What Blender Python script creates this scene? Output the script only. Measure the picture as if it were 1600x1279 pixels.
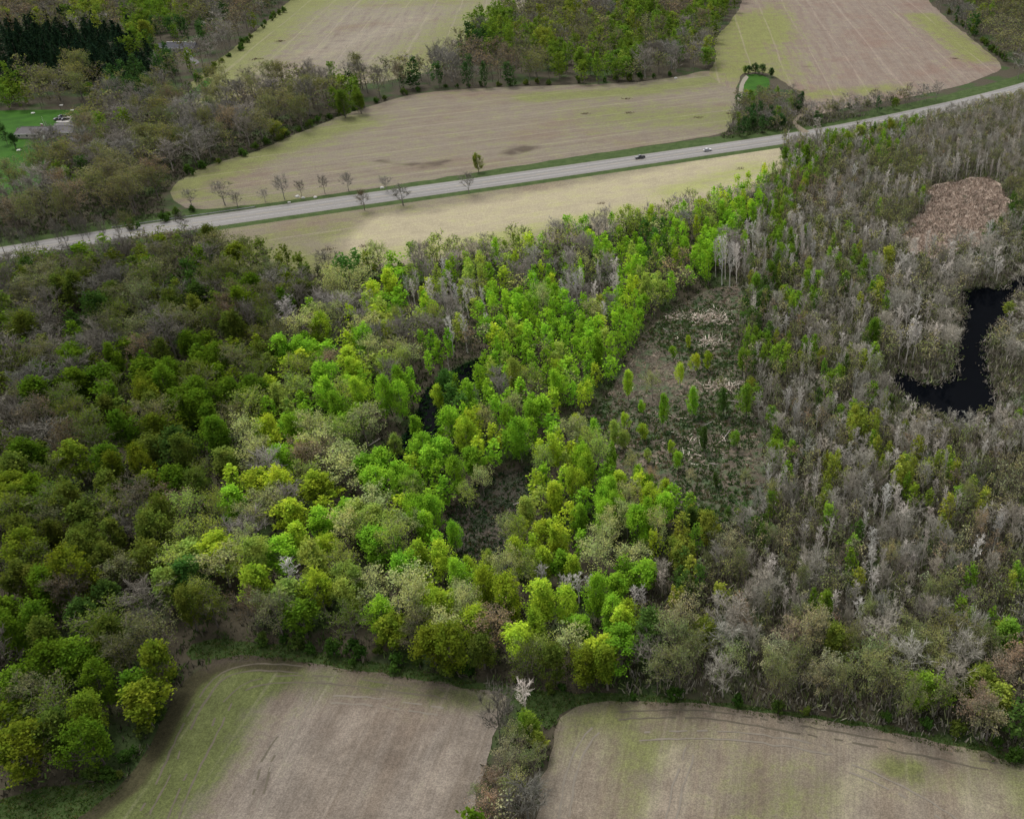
import bpy, math, random
import numpy as np
from mathutils import Vector
from mathutils.geometry import delaunay_2d_cdt

for o in list(bpy.data.objects):
    bpy.data.objects.remove(o)
random.seed(7)
rng = np.random.default_rng(11)
sc = bpy.context.scene
COL = sc.collection

# ------------------------------------------------------------------ camera
CAM_H, DEP, FPX, CX = 155.0, math.radians(32.0), 1500.0, 1100.0
cam = bpy.data.cameras.new('camera')
cam.sensor_width = 36.0
cam.lens = FPX / 1600 * 36.0
cam.clip_end = 20000
cam.shift_x = (800 - CX) / 1600          # the photograph is cropped off-centre
co = bpy.data.objects.new('camera', cam)
co.location = (0, 0, CAM_H)
co.rotation_euler = (math.pi / 2 - DEP, 0, 0)
COL.objects.link(co)
sc.camera = co

# ------------------------------------------------------------------ overcast daylight
SUN_EL, SUN_AZ = math.radians(56), math.radians(-38)      # azimuth from +Y, towards +X
wd = bpy.data.worlds.new('World'); sc.world = wd; wd.use_nodes = True
nt = wd.node_tree; nt.nodes.clear()
sk = nt.nodes.new('ShaderNodeTexSky'); sk.sky_type = 'NISHITA'; sk.sun_disc = False
sk.sun_elevation = SUN_EL; sk.sun_rotation = SUN_AZ; sk.dust_density = 3.0; sk.air_density = 1.0
hs = nt.nodes.new('ShaderNodeHueSaturation'); hs.inputs['Saturation'].default_value = 0.10
bg = nt.nodes.new('ShaderNodeBackground'); bg.inputs[1].default_value = 0.15
wo = nt.nodes.new('ShaderNodeOutputWorld')
nt.links.new(sk.outputs[0], hs.inputs['Color']); nt.links.new(hs.outputs[0], bg.inputs[0]); nt.links.new(bg.outputs[0], wo.inputs[0])
sl = bpy.data.lights.new('sun', 'SUN'); sl.energy = 1.1; sl.angle = math.radians(14); sl.color = (1.0, 0.96, 0.9)
so = bpy.data.objects.new('sun', sl); COL.objects.link(so); so.location = (0, 0, 300)
sd = Vector((math.sin(SUN_AZ) * math.cos(SUN_EL), math.cos(SUN_AZ) * math.cos(SUN_EL), math.sin(SUN_EL)))
so.rotation_euler = sd.to_track_quat('Z', 'Y').to_euler()
sc.view_settings.view_transform = 'Standard'; sc.view_settings.look = 'None'
sc.view_settings.exposure = 1.0; sc.view_settings.gamma = 1.0
cy = sc.cycles
cy.max_bounces = 3; cy.diffuse_bounces = 2; cy.glossy_bounces = 1; cy.transmission_bounces = 2; cy.transparent_max_bounces = 4
cy.use_denoising = True; cy.use_light_tree = False; cy.adaptive_threshold = 0.02

# ------------------------------------------------------------------ ground geometry from survey picks
CD, SD = math.cos(DEP), math.sin(DEP)
def G(x, y):                                   # survey pick -> point on the level ground
    X = (x - CX) / FPX; Y = -(y - 639.5) / FPX
    t = CAM_H / (SD - Y * CD)
    return (X * t, (CD + Y * SD) * t)
def P(X, Y, Z=0.0):
    zc = Y * CD + (CAM_H - Z) * SD
    yc = Y * SD - (CAM_H - Z) * CD
    return CX + FPX * X / zc, 639.5 - FPX * yc / zc
def PXM(X, Y):                                 # picture scale at a ground point
    return FPX / math.sqrt(X * X + Y * Y + CAM_H ** 2)

# ------------------------------------------------------------------ materials
def newmat(name):
    m = bpy.data.materials.new(name); m.use_nodes = True
    t = m.node_tree; t.nodes.clear()
    out = t.nodes.new('ShaderNodeOutputMaterial')
    return m, t, out
def N(t, typ, **kw):
    n = t.nodes.new(typ)
    for k, v in kw.items():
        setattr(n, k, v)
    return n
def mix(t, fac, a, b, mode='MIX'):
    n = t.nodes.new('ShaderNodeMix'); n.data_type = 'RGBA'; n.blend_type = mode
    for sock, v in ((n.inputs[0], fac), (n.inputs[6], a), (n.inputs[7], b)):
        if isinstance(v, bpy.types.NodeSocket): t.links.new(v, sock)
        elif isinstance(v, (int, float)): sock.default_value = v
        else: sock.default_value = (*v[:3], 1)
    return n.outputs[2]
def mth(t, op, a, b=0.0, c=0.0, clamp=False):
    n = t.nodes.new('ShaderNodeMath'); n.operation = op; n.use_clamp = clamp
    for s, v in zip(n.inputs, (a, b, c)):
        if isinstance(v, bpy.types.NodeSocket): t.links.new(v, s)
        else: s.default_value = v
    return n.outputs[0]
def ramp(t, v, lo, hi):
    n = t.nodes.new('ShaderNodeMapRange'); n.interpolation_type = 'SMOOTHSTEP'
    t.links.new(v, n.inputs[0]); n.inputs[1].default_value = lo; n.inputs[2].default_value = hi
    return n.outputs[0]
def coords(t, ang=0.0, scale=(1, 1, 1)):
    g = t.nodes.new('ShaderNodeNewGeometry')
    r = t.nodes.new('ShaderNodeVectorRotate'); r.rotation_type = 'Z_AXIS'; r.inputs['Angle'].default_value = -ang
    t.links.new(g.outputs['Position'], r.inputs['Vector'])
    m = t.nodes.new('ShaderNodeMapping'); m.inputs['Scale'].default_value = scale
    t.links.new(r.outputs[0], m.inputs[0])
    return m.outputs[0]
def noise(t, vec, scale, detail=4, rough=.55):
    n = t.nodes.new('ShaderNodeTexNoise'); n.inputs['Scale'].default_value = scale
    n.inputs['Detail'].default_value = detail; n.inputs['Roughness'].default_value = rough
    t.links.new(vec, n.inputs['Vector'])
    return n.outputs[0]
def finish(t, out, col, rough=.9, spec=.15, bump=None, bumpd=.1):
    b = t.nodes.new('ShaderNodeBsdfPrincipled')
    if isinstance(col, bpy.types.NodeSocket): t.links.new(col, b.inputs['Base Color'])
    else: b.inputs['Base Color'].default_value = (*col, 1)
    b.inputs['Roughness'].default_value = rough
    b.inputs['Specular IOR Level'].default_value = spec
    if bump is not None:
        bp = t.nodes.new('ShaderNodeBump'); bp.inputs['Distance'].default_value = bumpd; bp.inputs['Strength'].default_value = .6
        t.links.new(bump, bp.inputs['Height']); t.links.new(bp.outputs[0], b.inputs['Normal'])
    t.links.new(b.outputs[0], out.inputs[0])
    return b
def plain(name, col, rough=.7, spec=.3, var=.15, sc_=1.0, metal=0):
    m, t, out = newmat(name)
    v = coords(t)
    n = noise(t, v, sc_, 4)
    c = mix(t, n, [x * (1 - var) for x in col], [min(1, x * (1 + var)) for x in col])
    b = finish(t, out, c, rough, spec); b.inputs['Metallic'].default_value = metal
    return m

def leaf_material():
    m, t, out = newmat('leaf')
    oi = N(t, 'ShaderNodeObjectInfo'); at = N(t, 'ShaderNodeAttribute', attribute_name='col')
    c = mix(t, 1.0, oi.outputs['Color'], at.outputs['Color'], 'MULTIPLY')
    ln_ = noise(t, coords(t), .38, 3, .6)
    c = mix(t, 1.0, c, mix(t, ramp(t, ln_, .34, .66), (.80, .88, .90), (1.20, 1.07, 1.08)), 'MULTIPLY')
    d = N(t, 'ShaderNodeBsdfDiffuse'); tr = N(t, 'ShaderNodeBsdfTranslucent')
    c2 = mix(t, 1.0, c, (1.15, 1.2, .6), 'MULTIPLY')
    t.links.new(c, d.inputs[0]); t.links.new(c2, tr.inputs[0])
    ms = N(t, 'ShaderNodeMixShader'); ms.inputs[0].default_value = .38
    t.links.new(d.outputs[0], ms.inputs[1]); t.links.new(tr.outputs[0], ms.inputs[2])
    t.links.new(ms.outputs[0], out.inputs[0])
    return m
def bark_material():
    m, t, out = newmat('bark')
    oi = N(t, 'ShaderNodeObjectInfo'); at = N(t, 'ShaderNodeAttribute', attribute_name='col')
    c = mix(t, 1.0, oi.outputs['Color'], at.outputs['Color'], 'MULTIPLY')
    n = noise(t, coords(t, 0, (3, 3, .8)), 2.0, 3)
    c = mix(t, n, mix(t, 1.0, c, (.7, .7, .7), 'MULTIPLY'), mix(t, 1.0, c, (1.25, 1.25, 1.25), 'MULTIPLY'))
    finish(t, out, c, .95, .1)
    return m
def twig_material():
    m, t, out = newmat('twig')
    at = N(t, 'ShaderNodeAttribute', attribute_name='col')
    finish(t, out, at.outputs['Color'], .95, .1)
    return m
LEAF, BARK, TWIG = leaf_material(), bark_material(), twig_material()

def floor_material():
    m, t, out = newmat('forest_floor')
    v = coords(t)
    a = noise(t, v, .05, 5); b = noise(t, v, .7, 6, .7); c = noise(t, v, 3.0, 3)
    col = mix(t, b, (.022, .020, .013), (.075, .064, .045))
    col = mix(t, ramp(t, a, .48, .62), col, mix(t, b, (.015, .030, .010), (.05, .07, .025)))
    finish(t, out, col, .95, .05, c, .15)
    return m
def grass_material(name, c0, c1, c2, sc_=.25):
    m, t, out = newmat(name)
    v = coords(t)
    a = noise(t, v, sc_, 5, .6); b = noise(t, v, 2.2, 4, .7)
    col = mix(t, ramp(t, a, .35, .65), c0, c1)
    col = mix(t, ramp(t, b, .52, .75), col, c2)
    finish(t, out, col, .95, .05, b, .2)
    return m
def field_material(name, ang, soil, pale, brown, green, tram=18.0, off=0.0, rowamp=1.0, bright=None):
    """worked soil with drill rows, tractor wheelings, damp and green patches (vertex masks from the survey)"""
    m, t, out = newmat(name)
    at = N(t, 'ShaderNodeAttribute', attribute_name='mask')
    sep = N(t, 'ShaderNodeSeparateColor'); t.links.new(at.outputs['Color'], sep.inputs[0])
    gm, dm, pm = sep.outputs[0], sep.outputs[1], sep.outputs[2]
    iso = coords(t)
    rows = coords(t, ang, (.012, .22, 1)); fine = coords(t, ang, (.08, 1.6, 1))
    big = noise(t, iso, .018, 5, .6); mid = noise(t, iso, .11, 6, .68); sm = noise(t, iso, .9, 5, .75)
    st = noise(t, rows, 1.0, 5, .65); fr = noise(t, fine, 1.0, 3, .6)
    col = mix(t, ramp(t, st, .30, .70), soil, pale)
    col = mix(t, mth(t, 'MULTIPLY', ramp(t, big, .48, .70), .55), col, brown)
    # wheelings: narrow pale lines every tram metres along the rows
    rv = coords(t, ang, (1, 1, 1)); sx = N(t, 'ShaderNodeSeparateXYZ'); t.links.new(rv, sx.inputs[0])
    wob = mth(t, 'MULTIPLY', mth(t, 'SUBTRACT', noise(t, rows, .5, 2), .5), 7.0)
    yy = mth(t, 'ADD', mth(t, 'ADD', sx.outputs[1], off), wob)
    ph = mth(t, 'FRACT', mth(t, 'DIVIDE', yy, tram))
    dd = mth(t, 'ABSOLUTE', mth(t, 'SUBTRACT', ph, .5))
    ln = mth(t, 'SUBTRACT', 1.0, ramp(t, dd, .01, .045))
    ln = mth(t, 'MULTIPLY', ln, ramp(t, big, .30, .55))
    # green flush
    gg = mth(t, 'ADD', gm, mth(t, 'MULTIPLY', mth(t, 'SUBTRACT', mid, .5), 1.7))
    gg = mth(t, 'ADD', gg, mth(t, 'MULTIPLY', mth(t, 'SUBTRACT', st, .5), 1.3 * rowamp))
    gg = mth(t, 'ADD', gg, mth(t, 'MULTIPLY', mth(t, 'SUBTRACT', sm, .5), .7))
    gcol = mix(t, sm, [c * .7 for c in green], [c * 1.35 for c in green])
    col = mix(t, mth(t, 'MULTIPLY', ramp(t, gg, .10, 1.0), .85), col, gcol)
    col = mix(t, mth(t, 'MULTIPLY', ln, .3 * rowamp if tram > 15 else .16), col, [min(1, c * 1.5) for c in pale])
    pp = mth(t, 'MULTIPLY', ramp(t, mth(t, 'ADD', pm, mth(t, 'MULTIPLY', mth(t, 'SUBTRACT', mid, .5), .8)), .2, .9), .75)
    if bright: col = mix(t, mth(t, 'MULTIPLY', ramp(t, mth(t, 'ADD', pm, mth(t, 'MULTIPLY', mth(t, 'SUBTRACT', mid, .5), .5)), .15, .95), .85), col, mix(t, ramp(t, gg, .2, 1.2), mix(t, st, [c * .85 for c in bright], [c * 1.15 for c in bright]), (.21, .215, .085)))  # highlight brightening painted into the soil colour where the pale mask is strong
    else: col = mix(t, pp, col, [c * 1.25 for c in pale])
    dk = mth(t, 'ADD', dm, mth(t, 'MULTIPLY', mth(t, 'SUBTRACT', sm, .5), .5))
    dk = mth(t, 'MULTIPLY', ramp(t, dk, .25, .85), .72)
    col = mix(t, dk, col, [c * .28 for c in brown])
    sp = mix(t, fr, (.74, .74, .74), (1.26, 1.26, 1.26))
    col = mix(t, 1.0, col, sp, 'MULTIPLY')
    sp2 = mix(t, sm, (.62, .62, .62), (1.38, 1.38, 1.38))
    col = mix(t, 1.0, col, sp2, 'MULTIPLY')
    gr = noise(t, iso, 3.2, 3, .8)
    col = mix(t, 1.0, col, mix(t, ramp(t, gr, .3, .7), (.72, .72, .72), (1.26, 1.26, 1.26)), 'MULTIPLY')
    pt = mix(t, ramp(t, mid, .3, .7), [(.80 if tram < 15 else .90)] * 3, [(1.16 if tram < 15 else 1.08)] * 3)
    col = mix(t, 1.0, col, pt, 'MULTIPLY')
    finish(t, out, col, .95, .05, sm, .12)
    return m

# ------------------------------------------------------------------ mesh helpers
def tag(o, label=None, cat=None, group=None, kind=None):
    if label: o['label'] = label
    if cat: o['category'] = cat
    if group: o['group'] = group
    if kind: o['kind'] = kind
    return o
def link(name, data, parent=None):
    o = bpy.data.objects.new(name, data); COL.objects.link(o)
    if parent is not None: o.parent = parent
    return o
def mesh_np(name, V, F, mats, col=None, midx=None, smooth=False):
    """V (n,3), F (m,4) quads, col per vertex (n,3)"""
    V = np.asarray(V, np.float32).reshape(-1, 3); F = np.asarray(F, np.int32).reshape(-1, 4)
    me = bpy.data.meshes.new(name)
    me.vertices.add(len(V)); me.vertices.foreach_set('co', V.ravel())
    me.loops.add(F.size); me.loops.foreach_set('vertex_index', F.ravel())
    me.polygons.add(len(F)); me.polygons.foreach_set('loop_start', np.arange(0, F.size, 4, dtype=np.int32))
    for m in mats: me.materials.append(m)
    if midx is not None: me.polygons.foreach_set('material_index', np.asarray(midx, np.int32))
    if smooth: me.polygons.foreach_set('use_smooth', np.ones(len(F), bool))
    me.update(calc_edges=True)
    a = me.attributes.new('col', 'FLOAT_COLOR', 'POINT')
    c = np.ones((len(V), 4), np.float32)
    if col is not None: c[:, :3] = col
    a.data.foreach_set('color', c.ravel())
    return me
class MB:
    """collects boxes, prisms and tubes into one mesh"""
    def __init__(s): s.v = []; s.f = []; s.m = []
    def add(s, vs, fs, m=0):
        b = len(s.v); s.v += [tuple(v) for v in vs]; s.f += [tuple(i + b for i in f) for f in fs]; s.m += [m] * len(fs)
    def box(s, c, h, m=0, rz=0.0):
        cx, cy_, cz = c; vs = []
        for dz in (-1, 1):
            for dx, dy in ((-1, -1), (1, -1), (1, 1), (-1, 1)):
                x, y = dx * h[0], dy * h[1]
                vs.append((cx + x * math.cos(rz) - y * math.sin(rz), cy_ + x * math.sin(rz) + y * math.cos(rz), cz + dz * h[2]))
        s.add(vs, [(3, 2, 1, 0), (4, 5, 6, 7), (0, 1, 5, 4), (1, 2, 6, 5), (2, 3, 7, 6), (3, 0, 4, 7)], m)
    def tube(s, p, r, n=6, m=0, cap=True):
        p = [Vector(q) for q in p]; rings = []
        for i, q in enumerate(p):
            d = (p[min(i + 1, len(p) - 1)] - p[max(i - 1, 0)]).normalized()
            a = d.orthogonal().normalized(); b = d.cross(a)
            rings.append([q + (a * math.cos(2 * math.pi * k / n) + b * math.sin(2 * math.pi * k / n)) * r[i] for k in range(n)])
        vs = [v for rg in rings for v in rg]; fs = []
        for i in range(len(p) - 1):
            for k in range(n):
                fs.append((i * n + k, i * n + (k + 1) % n, (i + 1) * n + (k + 1) % n, (i + 1) * n + k))
        if cap: fs += [tuple(range(n - 1, -1, -1)), tuple((len(p) - 1) * n + k for k in range(n))]
        s.add(vs, fs, m)
    def mesh(s, name, mats):
        me = bpy.data.meshes.new(name); me.from_pydata(s.v, [], s.f)
        for m in mats: me.materials.append(m)
        for p, m in zip(me.polygons, s.m): p.material_index = m
        a = me.attributes.new('col', 'FLOAT_COLOR', 'POINT'); a.data.foreach_set('color', np.ones(len(s.v) * 4, np.float32))
        me.update(); return me
    def build(s, name, mats, parent=None): return link(name, s.mesh(name, mats if isinstance(mats, list) else [mats]), parent)

def smooth_line(pts, closed, step, jit=0.0, seed=0):
    """Catmull-Rom through world points, resampled about every step metres, edges uneven by jit"""
    r = np.random.default_rng(seed); n = len(pts); out = []
    for i in range(n if closed else n - 1):
        g = lambda k: np.array(pts[k % n] if closed else pts[min(max(k, 0), n - 1)], float)
        p0, p1, p2, p3 = g(i - 1), g(i), g(i + 1), g(i + 2)
        k = max(1, int(np.linalg.norm(p2 - p1) / step))
        for j in range(k):
            u = j / k
            out.append(.5 * (2 * p1 + (p2 - p0) * u + (2 * p0 - 5 * p1 + 4 * p2 - p3) * u * u + (3 * p1 - p0 - 3 * p2 + p3) * u ** 3))
    if not closed: out.append(np.array(pts[-1], float))
    out = np.array(out)
    if jit: out = out + r.normal(0, jit, out.shape)
    return out
def inside(poly, X, Y):
    X = np.asarray(X, float); Y = np.asarray(Y, float); c = np.zeros(X.shape, bool); n = len(poly)
    j = n - 1
    for i in range(n):
        xi, yi = poly[i]; xj, yj = poly[j]
        if yi != yj:
            k = ((yi > Y) != (yj > Y)) & (X < (xj - xi) * (Y - yi) / (yj - yi) + xi)
            c ^= k
        j = i
    return c
def segdist(X, Y, a, b):
    ax, ay = a; bx, by = b; dx, dy = bx - ax, by - ay; L = dx * dx + dy * dy + 1e-9
    u = np.clip(((X - ax) * dx + (Y - ay) * dy) / L, 0, 1)
    return np.hypot(X - ax - u * dx, Y - ay - u * dy)
def polyedge(poly, X, Y):
    d = np.full(np.shape(X), 1e9)
    for i in range(len(poly)):
        d = np.minimum(d, segdist(X, Y, poly[i - 1], poly[i]))
    return d
SHAPES = []
def sheet(name, px, mat, z, grid, strokes=(), step=None, jit=.3, base=(0, 0, 0), label=None, seed=0, parent=None, world=None, closed_smooth=True):
    """a piece of ground as a triangulated sheet with survey masks (green, dark, pale)"""
    pts = world if world is not None else [G(*p) for p in px]
    poly = smooth_line(pts, True, step or grid, jit, seed) if closed_smooth else np.array(pts)
    SHAPES.append((name, poly))
    x0, y0 = poly.min(0); x1, y1 = poly.max(0)
    gx, gy = np.meshgrid(np.arange(x0, x1, grid), np.arange(y0, y1, grid)); gx = gx.ravel(); gy = gy.ravel()
    gx = gx + rng.uniform(-.2, .2, gx.shape) * grid; gy = gy + rng.uniform(-.2, .2, gy.shape) * grid
    k = inside(poly, gx, gy); gx, gy = gx[k], gy[k]
    k = polyedge(poly, gx, gy) > grid * .3; gx, gy = gx[k], gy[k]
    nb = len(poly)
    vs = [Vector(p) for p in poly] + [Vector((a, b)) for a, b in zip(gx, gy)]
    V, E, F, *_ = delaunay_2d_cdt(vs, [(i, (i + 1) % nb) for i in range(nb)], [list(range(nb))], 1, 1e-4)
    me = bpy.data.meshes.new(name)
    me.from_pydata([(v.x, v.y, z) for v in V], [], [tuple(f) for f in F])
    if len(me.polygons) and me.polygons[0].normal.z < 0: me.flip_normals()
    X = np.array([v.x for v in V]); Y = np.array([v.y for v in V])
    M = np.zeros((len(V), 4), np.float32); M[:, :3] = base; M[:, 3] = 1
    for ch, r, s, *line in strokes:
        w = [G(*p) for p in line]; d = np.full(len(V), 1e9)
        for a, b in zip(w, w[1:] if len(w) > 1 else w): d = np.minimum(d, segdist(X, Y, a, b))
        M[:, ch] += s * np.exp(-(d / r) ** 2)
    a = me.attributes.new('mask', 'FLOAT_COLOR', 'POINT'); a.data.foreach_set('color', M.ravel())
    me.materials.append(mat); me.update()
    o = link(name, me, parent)
    if parent is None: o['kind'] = 'structure'
    if label: o['label'] = label
    return o
def wdir(a, b):
    p, q = G(*a), G(*b); return math.atan2(q[1] - p[1], q[0] - p[0])

# ------------------------------------------------------------------ setting: terrain, fields, road, water
mb = MB(); mb.add([(-9000, -3000, 0), (9000, -3000, 0), (9000, 14000, 0), (-9000, 14000, 0)], [(0, 1, 2, 3)])
g = mb.build('ground', floor_material()); g['kind'] = 'structure'; g['label'] = 'dark leaf-littered forest floor under the trees'

M_VERGE = grass_material('verge_grass', (.026, .046, .012), (.042, .064, .020), (.080, .074, .040))
M_LAWN = grass_material('lawn_grass', (.018, .055, .006), (.027, .078, .008), (.040, .075, .014), .12)

ROADPX = [(-420, 468), (-200, 428), (0, 397.5), (100, 379), (200, 364), (300, 349.5), (400, 335), (500, 321), (585, 308.7), (650, 300),
          (800, 279), (950, 257.5), (1070, 240), (1200, 221), (1300, 205), (1400, 185), (1500, 163), (1600, 137.5), (1700, 105), (1800, 66)]
ROAD = smooth_line([G(*p) for p in ROADPX], False, 6.0)
for _ in range(12):
    ROAD[1:-1] = .5 * ROAD[1:-1] + .25 * (ROAD[:-2] + ROAD[2:])
def normals(L):
    d = np.gradient(L, axis=0); d /= np.linalg.norm(d, axis=1)[:, None]
    return np.stack([-d[:, 1], d[:, 0]], 1)
RN = normals(ROAD)
def strip(name, offs, zs, mat, parent=None, keep=None, jit=0.0, label=None):
    """longitudinal sheet along the road between side offsets"""
    vs, fs = [], []; k = len(offs); r = np.random.default_rng(3); w = 0.0
    for i, (p, n) in enumerate(zip(ROAD, RN)):
        w = .8 * w + r.normal(0, jit)
        for j, (o, z) in enumerate(zip(offs, zs)):
            e = w if (jit and (j == 0 or j == k - 1)) else 0
            q = p + n * (o + (e if j else -e)); vs.append((q[0], q[1], z))
        if i and (keep is None or keep(i)):
            for j in range(k - 1):
                a = (i - 1) * k + j; fs.append((a, a + k, a + k + 1, a + 1)[::-1])
    me = bpy.data.meshes.new(name); me.from_pydata(vs, [], fs); me.materials.append(mat); me.update()
    if len(me.polygons) and me.polygons[0].normal.z < 0: me.flip_normals()
    o = link(name, me, parent)
    if parent is None: o['kind'] = 'structure'
    if label: o['label'] = label
    return o
def asphalt_material():
    m, t, out = newmat('asphalt')
    ang = wdir((300, 349), (1100, 236))
    v = coords(t, ang, (.01, .6, 1)); a = noise(t, v, 1.0, 4, .6); b = noise(t, coords(t), .5, 6, .7)
    col = mix(t, ramp(t, a, .3, .7), (.122, .116, .110), (.172, .164, .155))
    col = mix(t, 1.0, col, mix(t, b, (.8, .8, .8), (1.2, 1.2, 1.2)), 'MULTIPLY')
    finish(t, out, col, .9, .2)
    return m
M_ASPH = asphalt_material()
M_WHITE = plain('white_line_paint', (.32, .315, .30), .8, .2, .35, .8)
M_YEL = plain('yellow_line_paint', (.27, .235, .15), .8, .2, .35, .8)
M_SHOULDER = plain('gravel_shoulder', (.16, .15, .135), .95, .1, .35, .9)
strip('grass_verge', (-14.5, -9, 9, 21), (.05, .07, .07, .05), M_VERGE, jit=.35, label='mown green verge along both sides of the highway')
strip('road_shoulder', (-8.3, 8.3), (.10, .10), M_SHOULDER, jit=.06, label='pale gravel shoulder of the highway')
road = strip('road', (-7.3, -3.7, 0, 3.7, 7.3), (.13, .15, .17, .15, .13), M_ASPH, label='grey two-lane highway with wide paved shoulders')
strip('edge_line', (-3.95, -3.75), (.165, .165), M_WHITE, road)
strip('edge_line', (3.75, 3.95), (.165, .165), M_WHITE, road)
strip('centre_line', (-.24, -.08), (.185, .185), M_YEL, road)
strip('centre_line', (.08, .24), (.185, .185), M_YEL, road, keep=lambda i: i % 2 == 0)

ROADDIR = wdir((300, 349), (1100, 236))
TAUPE, PALE, BROWN, GREEN = (.132, .110, .086), (.164, .142, .116), (.120, .085, .063), (.110, .125, .038)
F1 = [(520, -55), (455, 0), (400, 48), (350, 88), (300, 128), (262, 160), (248, 178), (275, 180), (320, 166), (370, 152), (480, 138), (600, 127), (680, 108), (725, 76), (750, 40), (830, 5), (930, -55)]
F2 = [(266, 300), (290, 276), (330, 258), (400, 237), (450, 215), (500, 195), (550, 175), (600, 160), (650, 147), (720, 140), (800, 136), (900, 133), (1000, 128), (1060, 120),
      (1095, 112), (1130, 112), (1148, 128), (1150, 165), (1140, 196), (1118, 211), (1000, 230), (900, 245), (800, 261), (700, 277), (600, 292), (500, 306), (430, 316), (350, 325), (290, 325)]
F3 = [(1108, 116), (1120, 92), (1118, 62), (1150, 22), (1200, -55), (1400, -55), (1450, 0), (1480, 30), (1520, 62), (1562, 98), (1556, 112), (1500, 134), (1420, 152), (1330, 166), (1268, 180), (1250, 150), (1215, 122), (1185, 112), (1160, 116), (1150, 140), (1140, 138)]
VL = [(ROAD[i] - RN[i] * 13.6) for i in range(len(ROAD))]
pick = lambda x: min(VL, key=lambda q: abs(P(q[0], q[1])[0] - x))
F4T = [(330, 366), (400, 352), (500, 338), (573, 330), (700, 311), (800, 296), (1000, 265), (1130, 246), (1215, 233)]
F4T = [tuple(pick(x)) for x, y in F4T]
F4A = F4T[:4]
F4B = F4T[3:] + [G(*p) for p in [(1232, 262), (1180, 300), (1100, 326), (1000, 352), (900, 376), (800, 393), (700, 406), (620, 416), (560, 426), (523, 434), (450, 427), (350, 412), (288, 388), (0, 0)]]
F5 = [(60, 1330), (130, 1272), (200, 1218), (235, 1162), (262, 1108), (292, 1062), (330, 1036), (372, 1025), (450, 1031), (560, 1047), (660, 1062), (740, 1077), (792, 1090), (772, 1150), (748, 1240), (735, 1330), (720, 1480), (-60, 1480)]
F6 = [(876, 1120), (900, 1104), (950, 1096), (1000, 1095), (1100, 1101), (1250, 1121), (1400, 1146), (1500, 1166), (1600, 1194), (1760, 1245), (1850, 1480), (800, 1480), (835, 1300), (853, 1200)]

m1 = field_material('field_far', wdir((575, 0), (505, 78)), TAUPE, PALE, BROWN, (.115, .125, .040), 24, 3, .8)
m2 = field_material('field_middle', ROADDIR, (.120, .099, .075), (.150, .128, .102), BROWN, (.105, .115, .038), 21, 6)
m3 = field_material('field_upper', wdir((1230, 37), (1282, 135)), (.128, .098, .078), (.153, .126, .104), (.132, .084, .066), (.115, .125, .036), 24, 8)
m4a = field_material('field_strip', ROADDIR, (.122, .104, .074), (.148, .128, .095), BROWN, (.100, .106, .036), 23, 0, 1.0, (.258, .226, .152))  # closing colour is the highlight painted over the brighter stretch
m5 = field_material('field_near', wdir((470, 1145), (407, 1257)), (.110, .091, .072), (.146, .125, .104), (.100, .073, .054), (.052, .066, .016), 12, 2, .7)
m6 = field_material('field_lower', wdir((935, 1160), (905, 1279)), (.125, .101, .075), (.156, .133, .105), (.118, .083, .060), (.082, .092, .030), 12, 5, .55)
sheet('field_far', F1, m1, .09, 9, [(0, 30, .75, (470, 0), (280, 160)), (0, 34, .55, (640, 110), (760, 20)), (0, 40, .4, (560, 0), (720, 0)), (2, 26, .5, (490, 85), (650, 30)), (1, 5, .6, (437, 66), (430, 67)), (1, 3, .5, (505, 78), (535, 48))], base=(.25, 0, 0), jit=.5, label='pale farm field with green flush beyond the tree belt')
sheet('field_middle', F2, m2, .09, 6, [(0, 13, .75, (285, 292), (400, 245), (560, 190)), (0, 26, .55, (960, 180), (1140, 185)), (0, 12, .8, (830, 152), (1000, 143), (1120, 125)), (0, 9, .4, (300, 305), (450, 312)),
      (1, 3.5, .75, (590, 251), (665, 259), (700, 250)), (1, 5, .95, (795, 240), (822, 234)), (1, 4, .5, (790, 232), (840, 229)), (1, 4, .5, (540, 185), (620, 161)), (1, 4, .4, (640, 168), (690, 160)), (1, 7, .35, (660, 262), (800, 252))], base=(.26, 0, 0), jit=.4, label='long brown farm field between tree belt and highway')
sheet('field_upper', F3, m3, .11, 8, [(0, 40, .85, (1150, 30), (1170, 115)), (0, 16, .95, (1440, 25), (1530, 92)), (0, 13, .7, (1260, 150), (1400, 138)), (0, 18, .5, (1210, 5), (1215, 60)), (1, 22, .25, (1290, 75), (1400, 65)), (1, 2.2, .55, (1250, 42), (1310, 52), (1390, 45)), (1, 3, .6, (1243, 103), (1265, 105)), (1, 6, .5, (1475, 35), (1555, 95))], base=(.05, 0, 0), jit=.5, label='reddish brown field sloping to the highway with diagonal wheelings')
sheet('field_strip', None, m4a, .09, 4, [(0, 12, .75, (300, 388), (420, 405), (520, 420)), (0, 8, .35, (420, 372), (540, 360)), (1, 3, .4, (512, 390)), (0, 9, .6, (570, 400), (680, 388), (800, 370)), (0, 7, .5, (800, 365), (1000, 325)), (0, 10, .7, (1050, 300), (1180, 262)),
      (2, 26, 1.5, (645, 370), (800, 338), (1000, 300), (1230, 248)), (2, 8, .5, (600, 345), (575, 395))], base=(.30, 0, 0), world=F4A[:3] + F4B[:-1], closed_smooth=False, label='strip field below the highway, dull at its left, painted brighter beyond')
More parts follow.
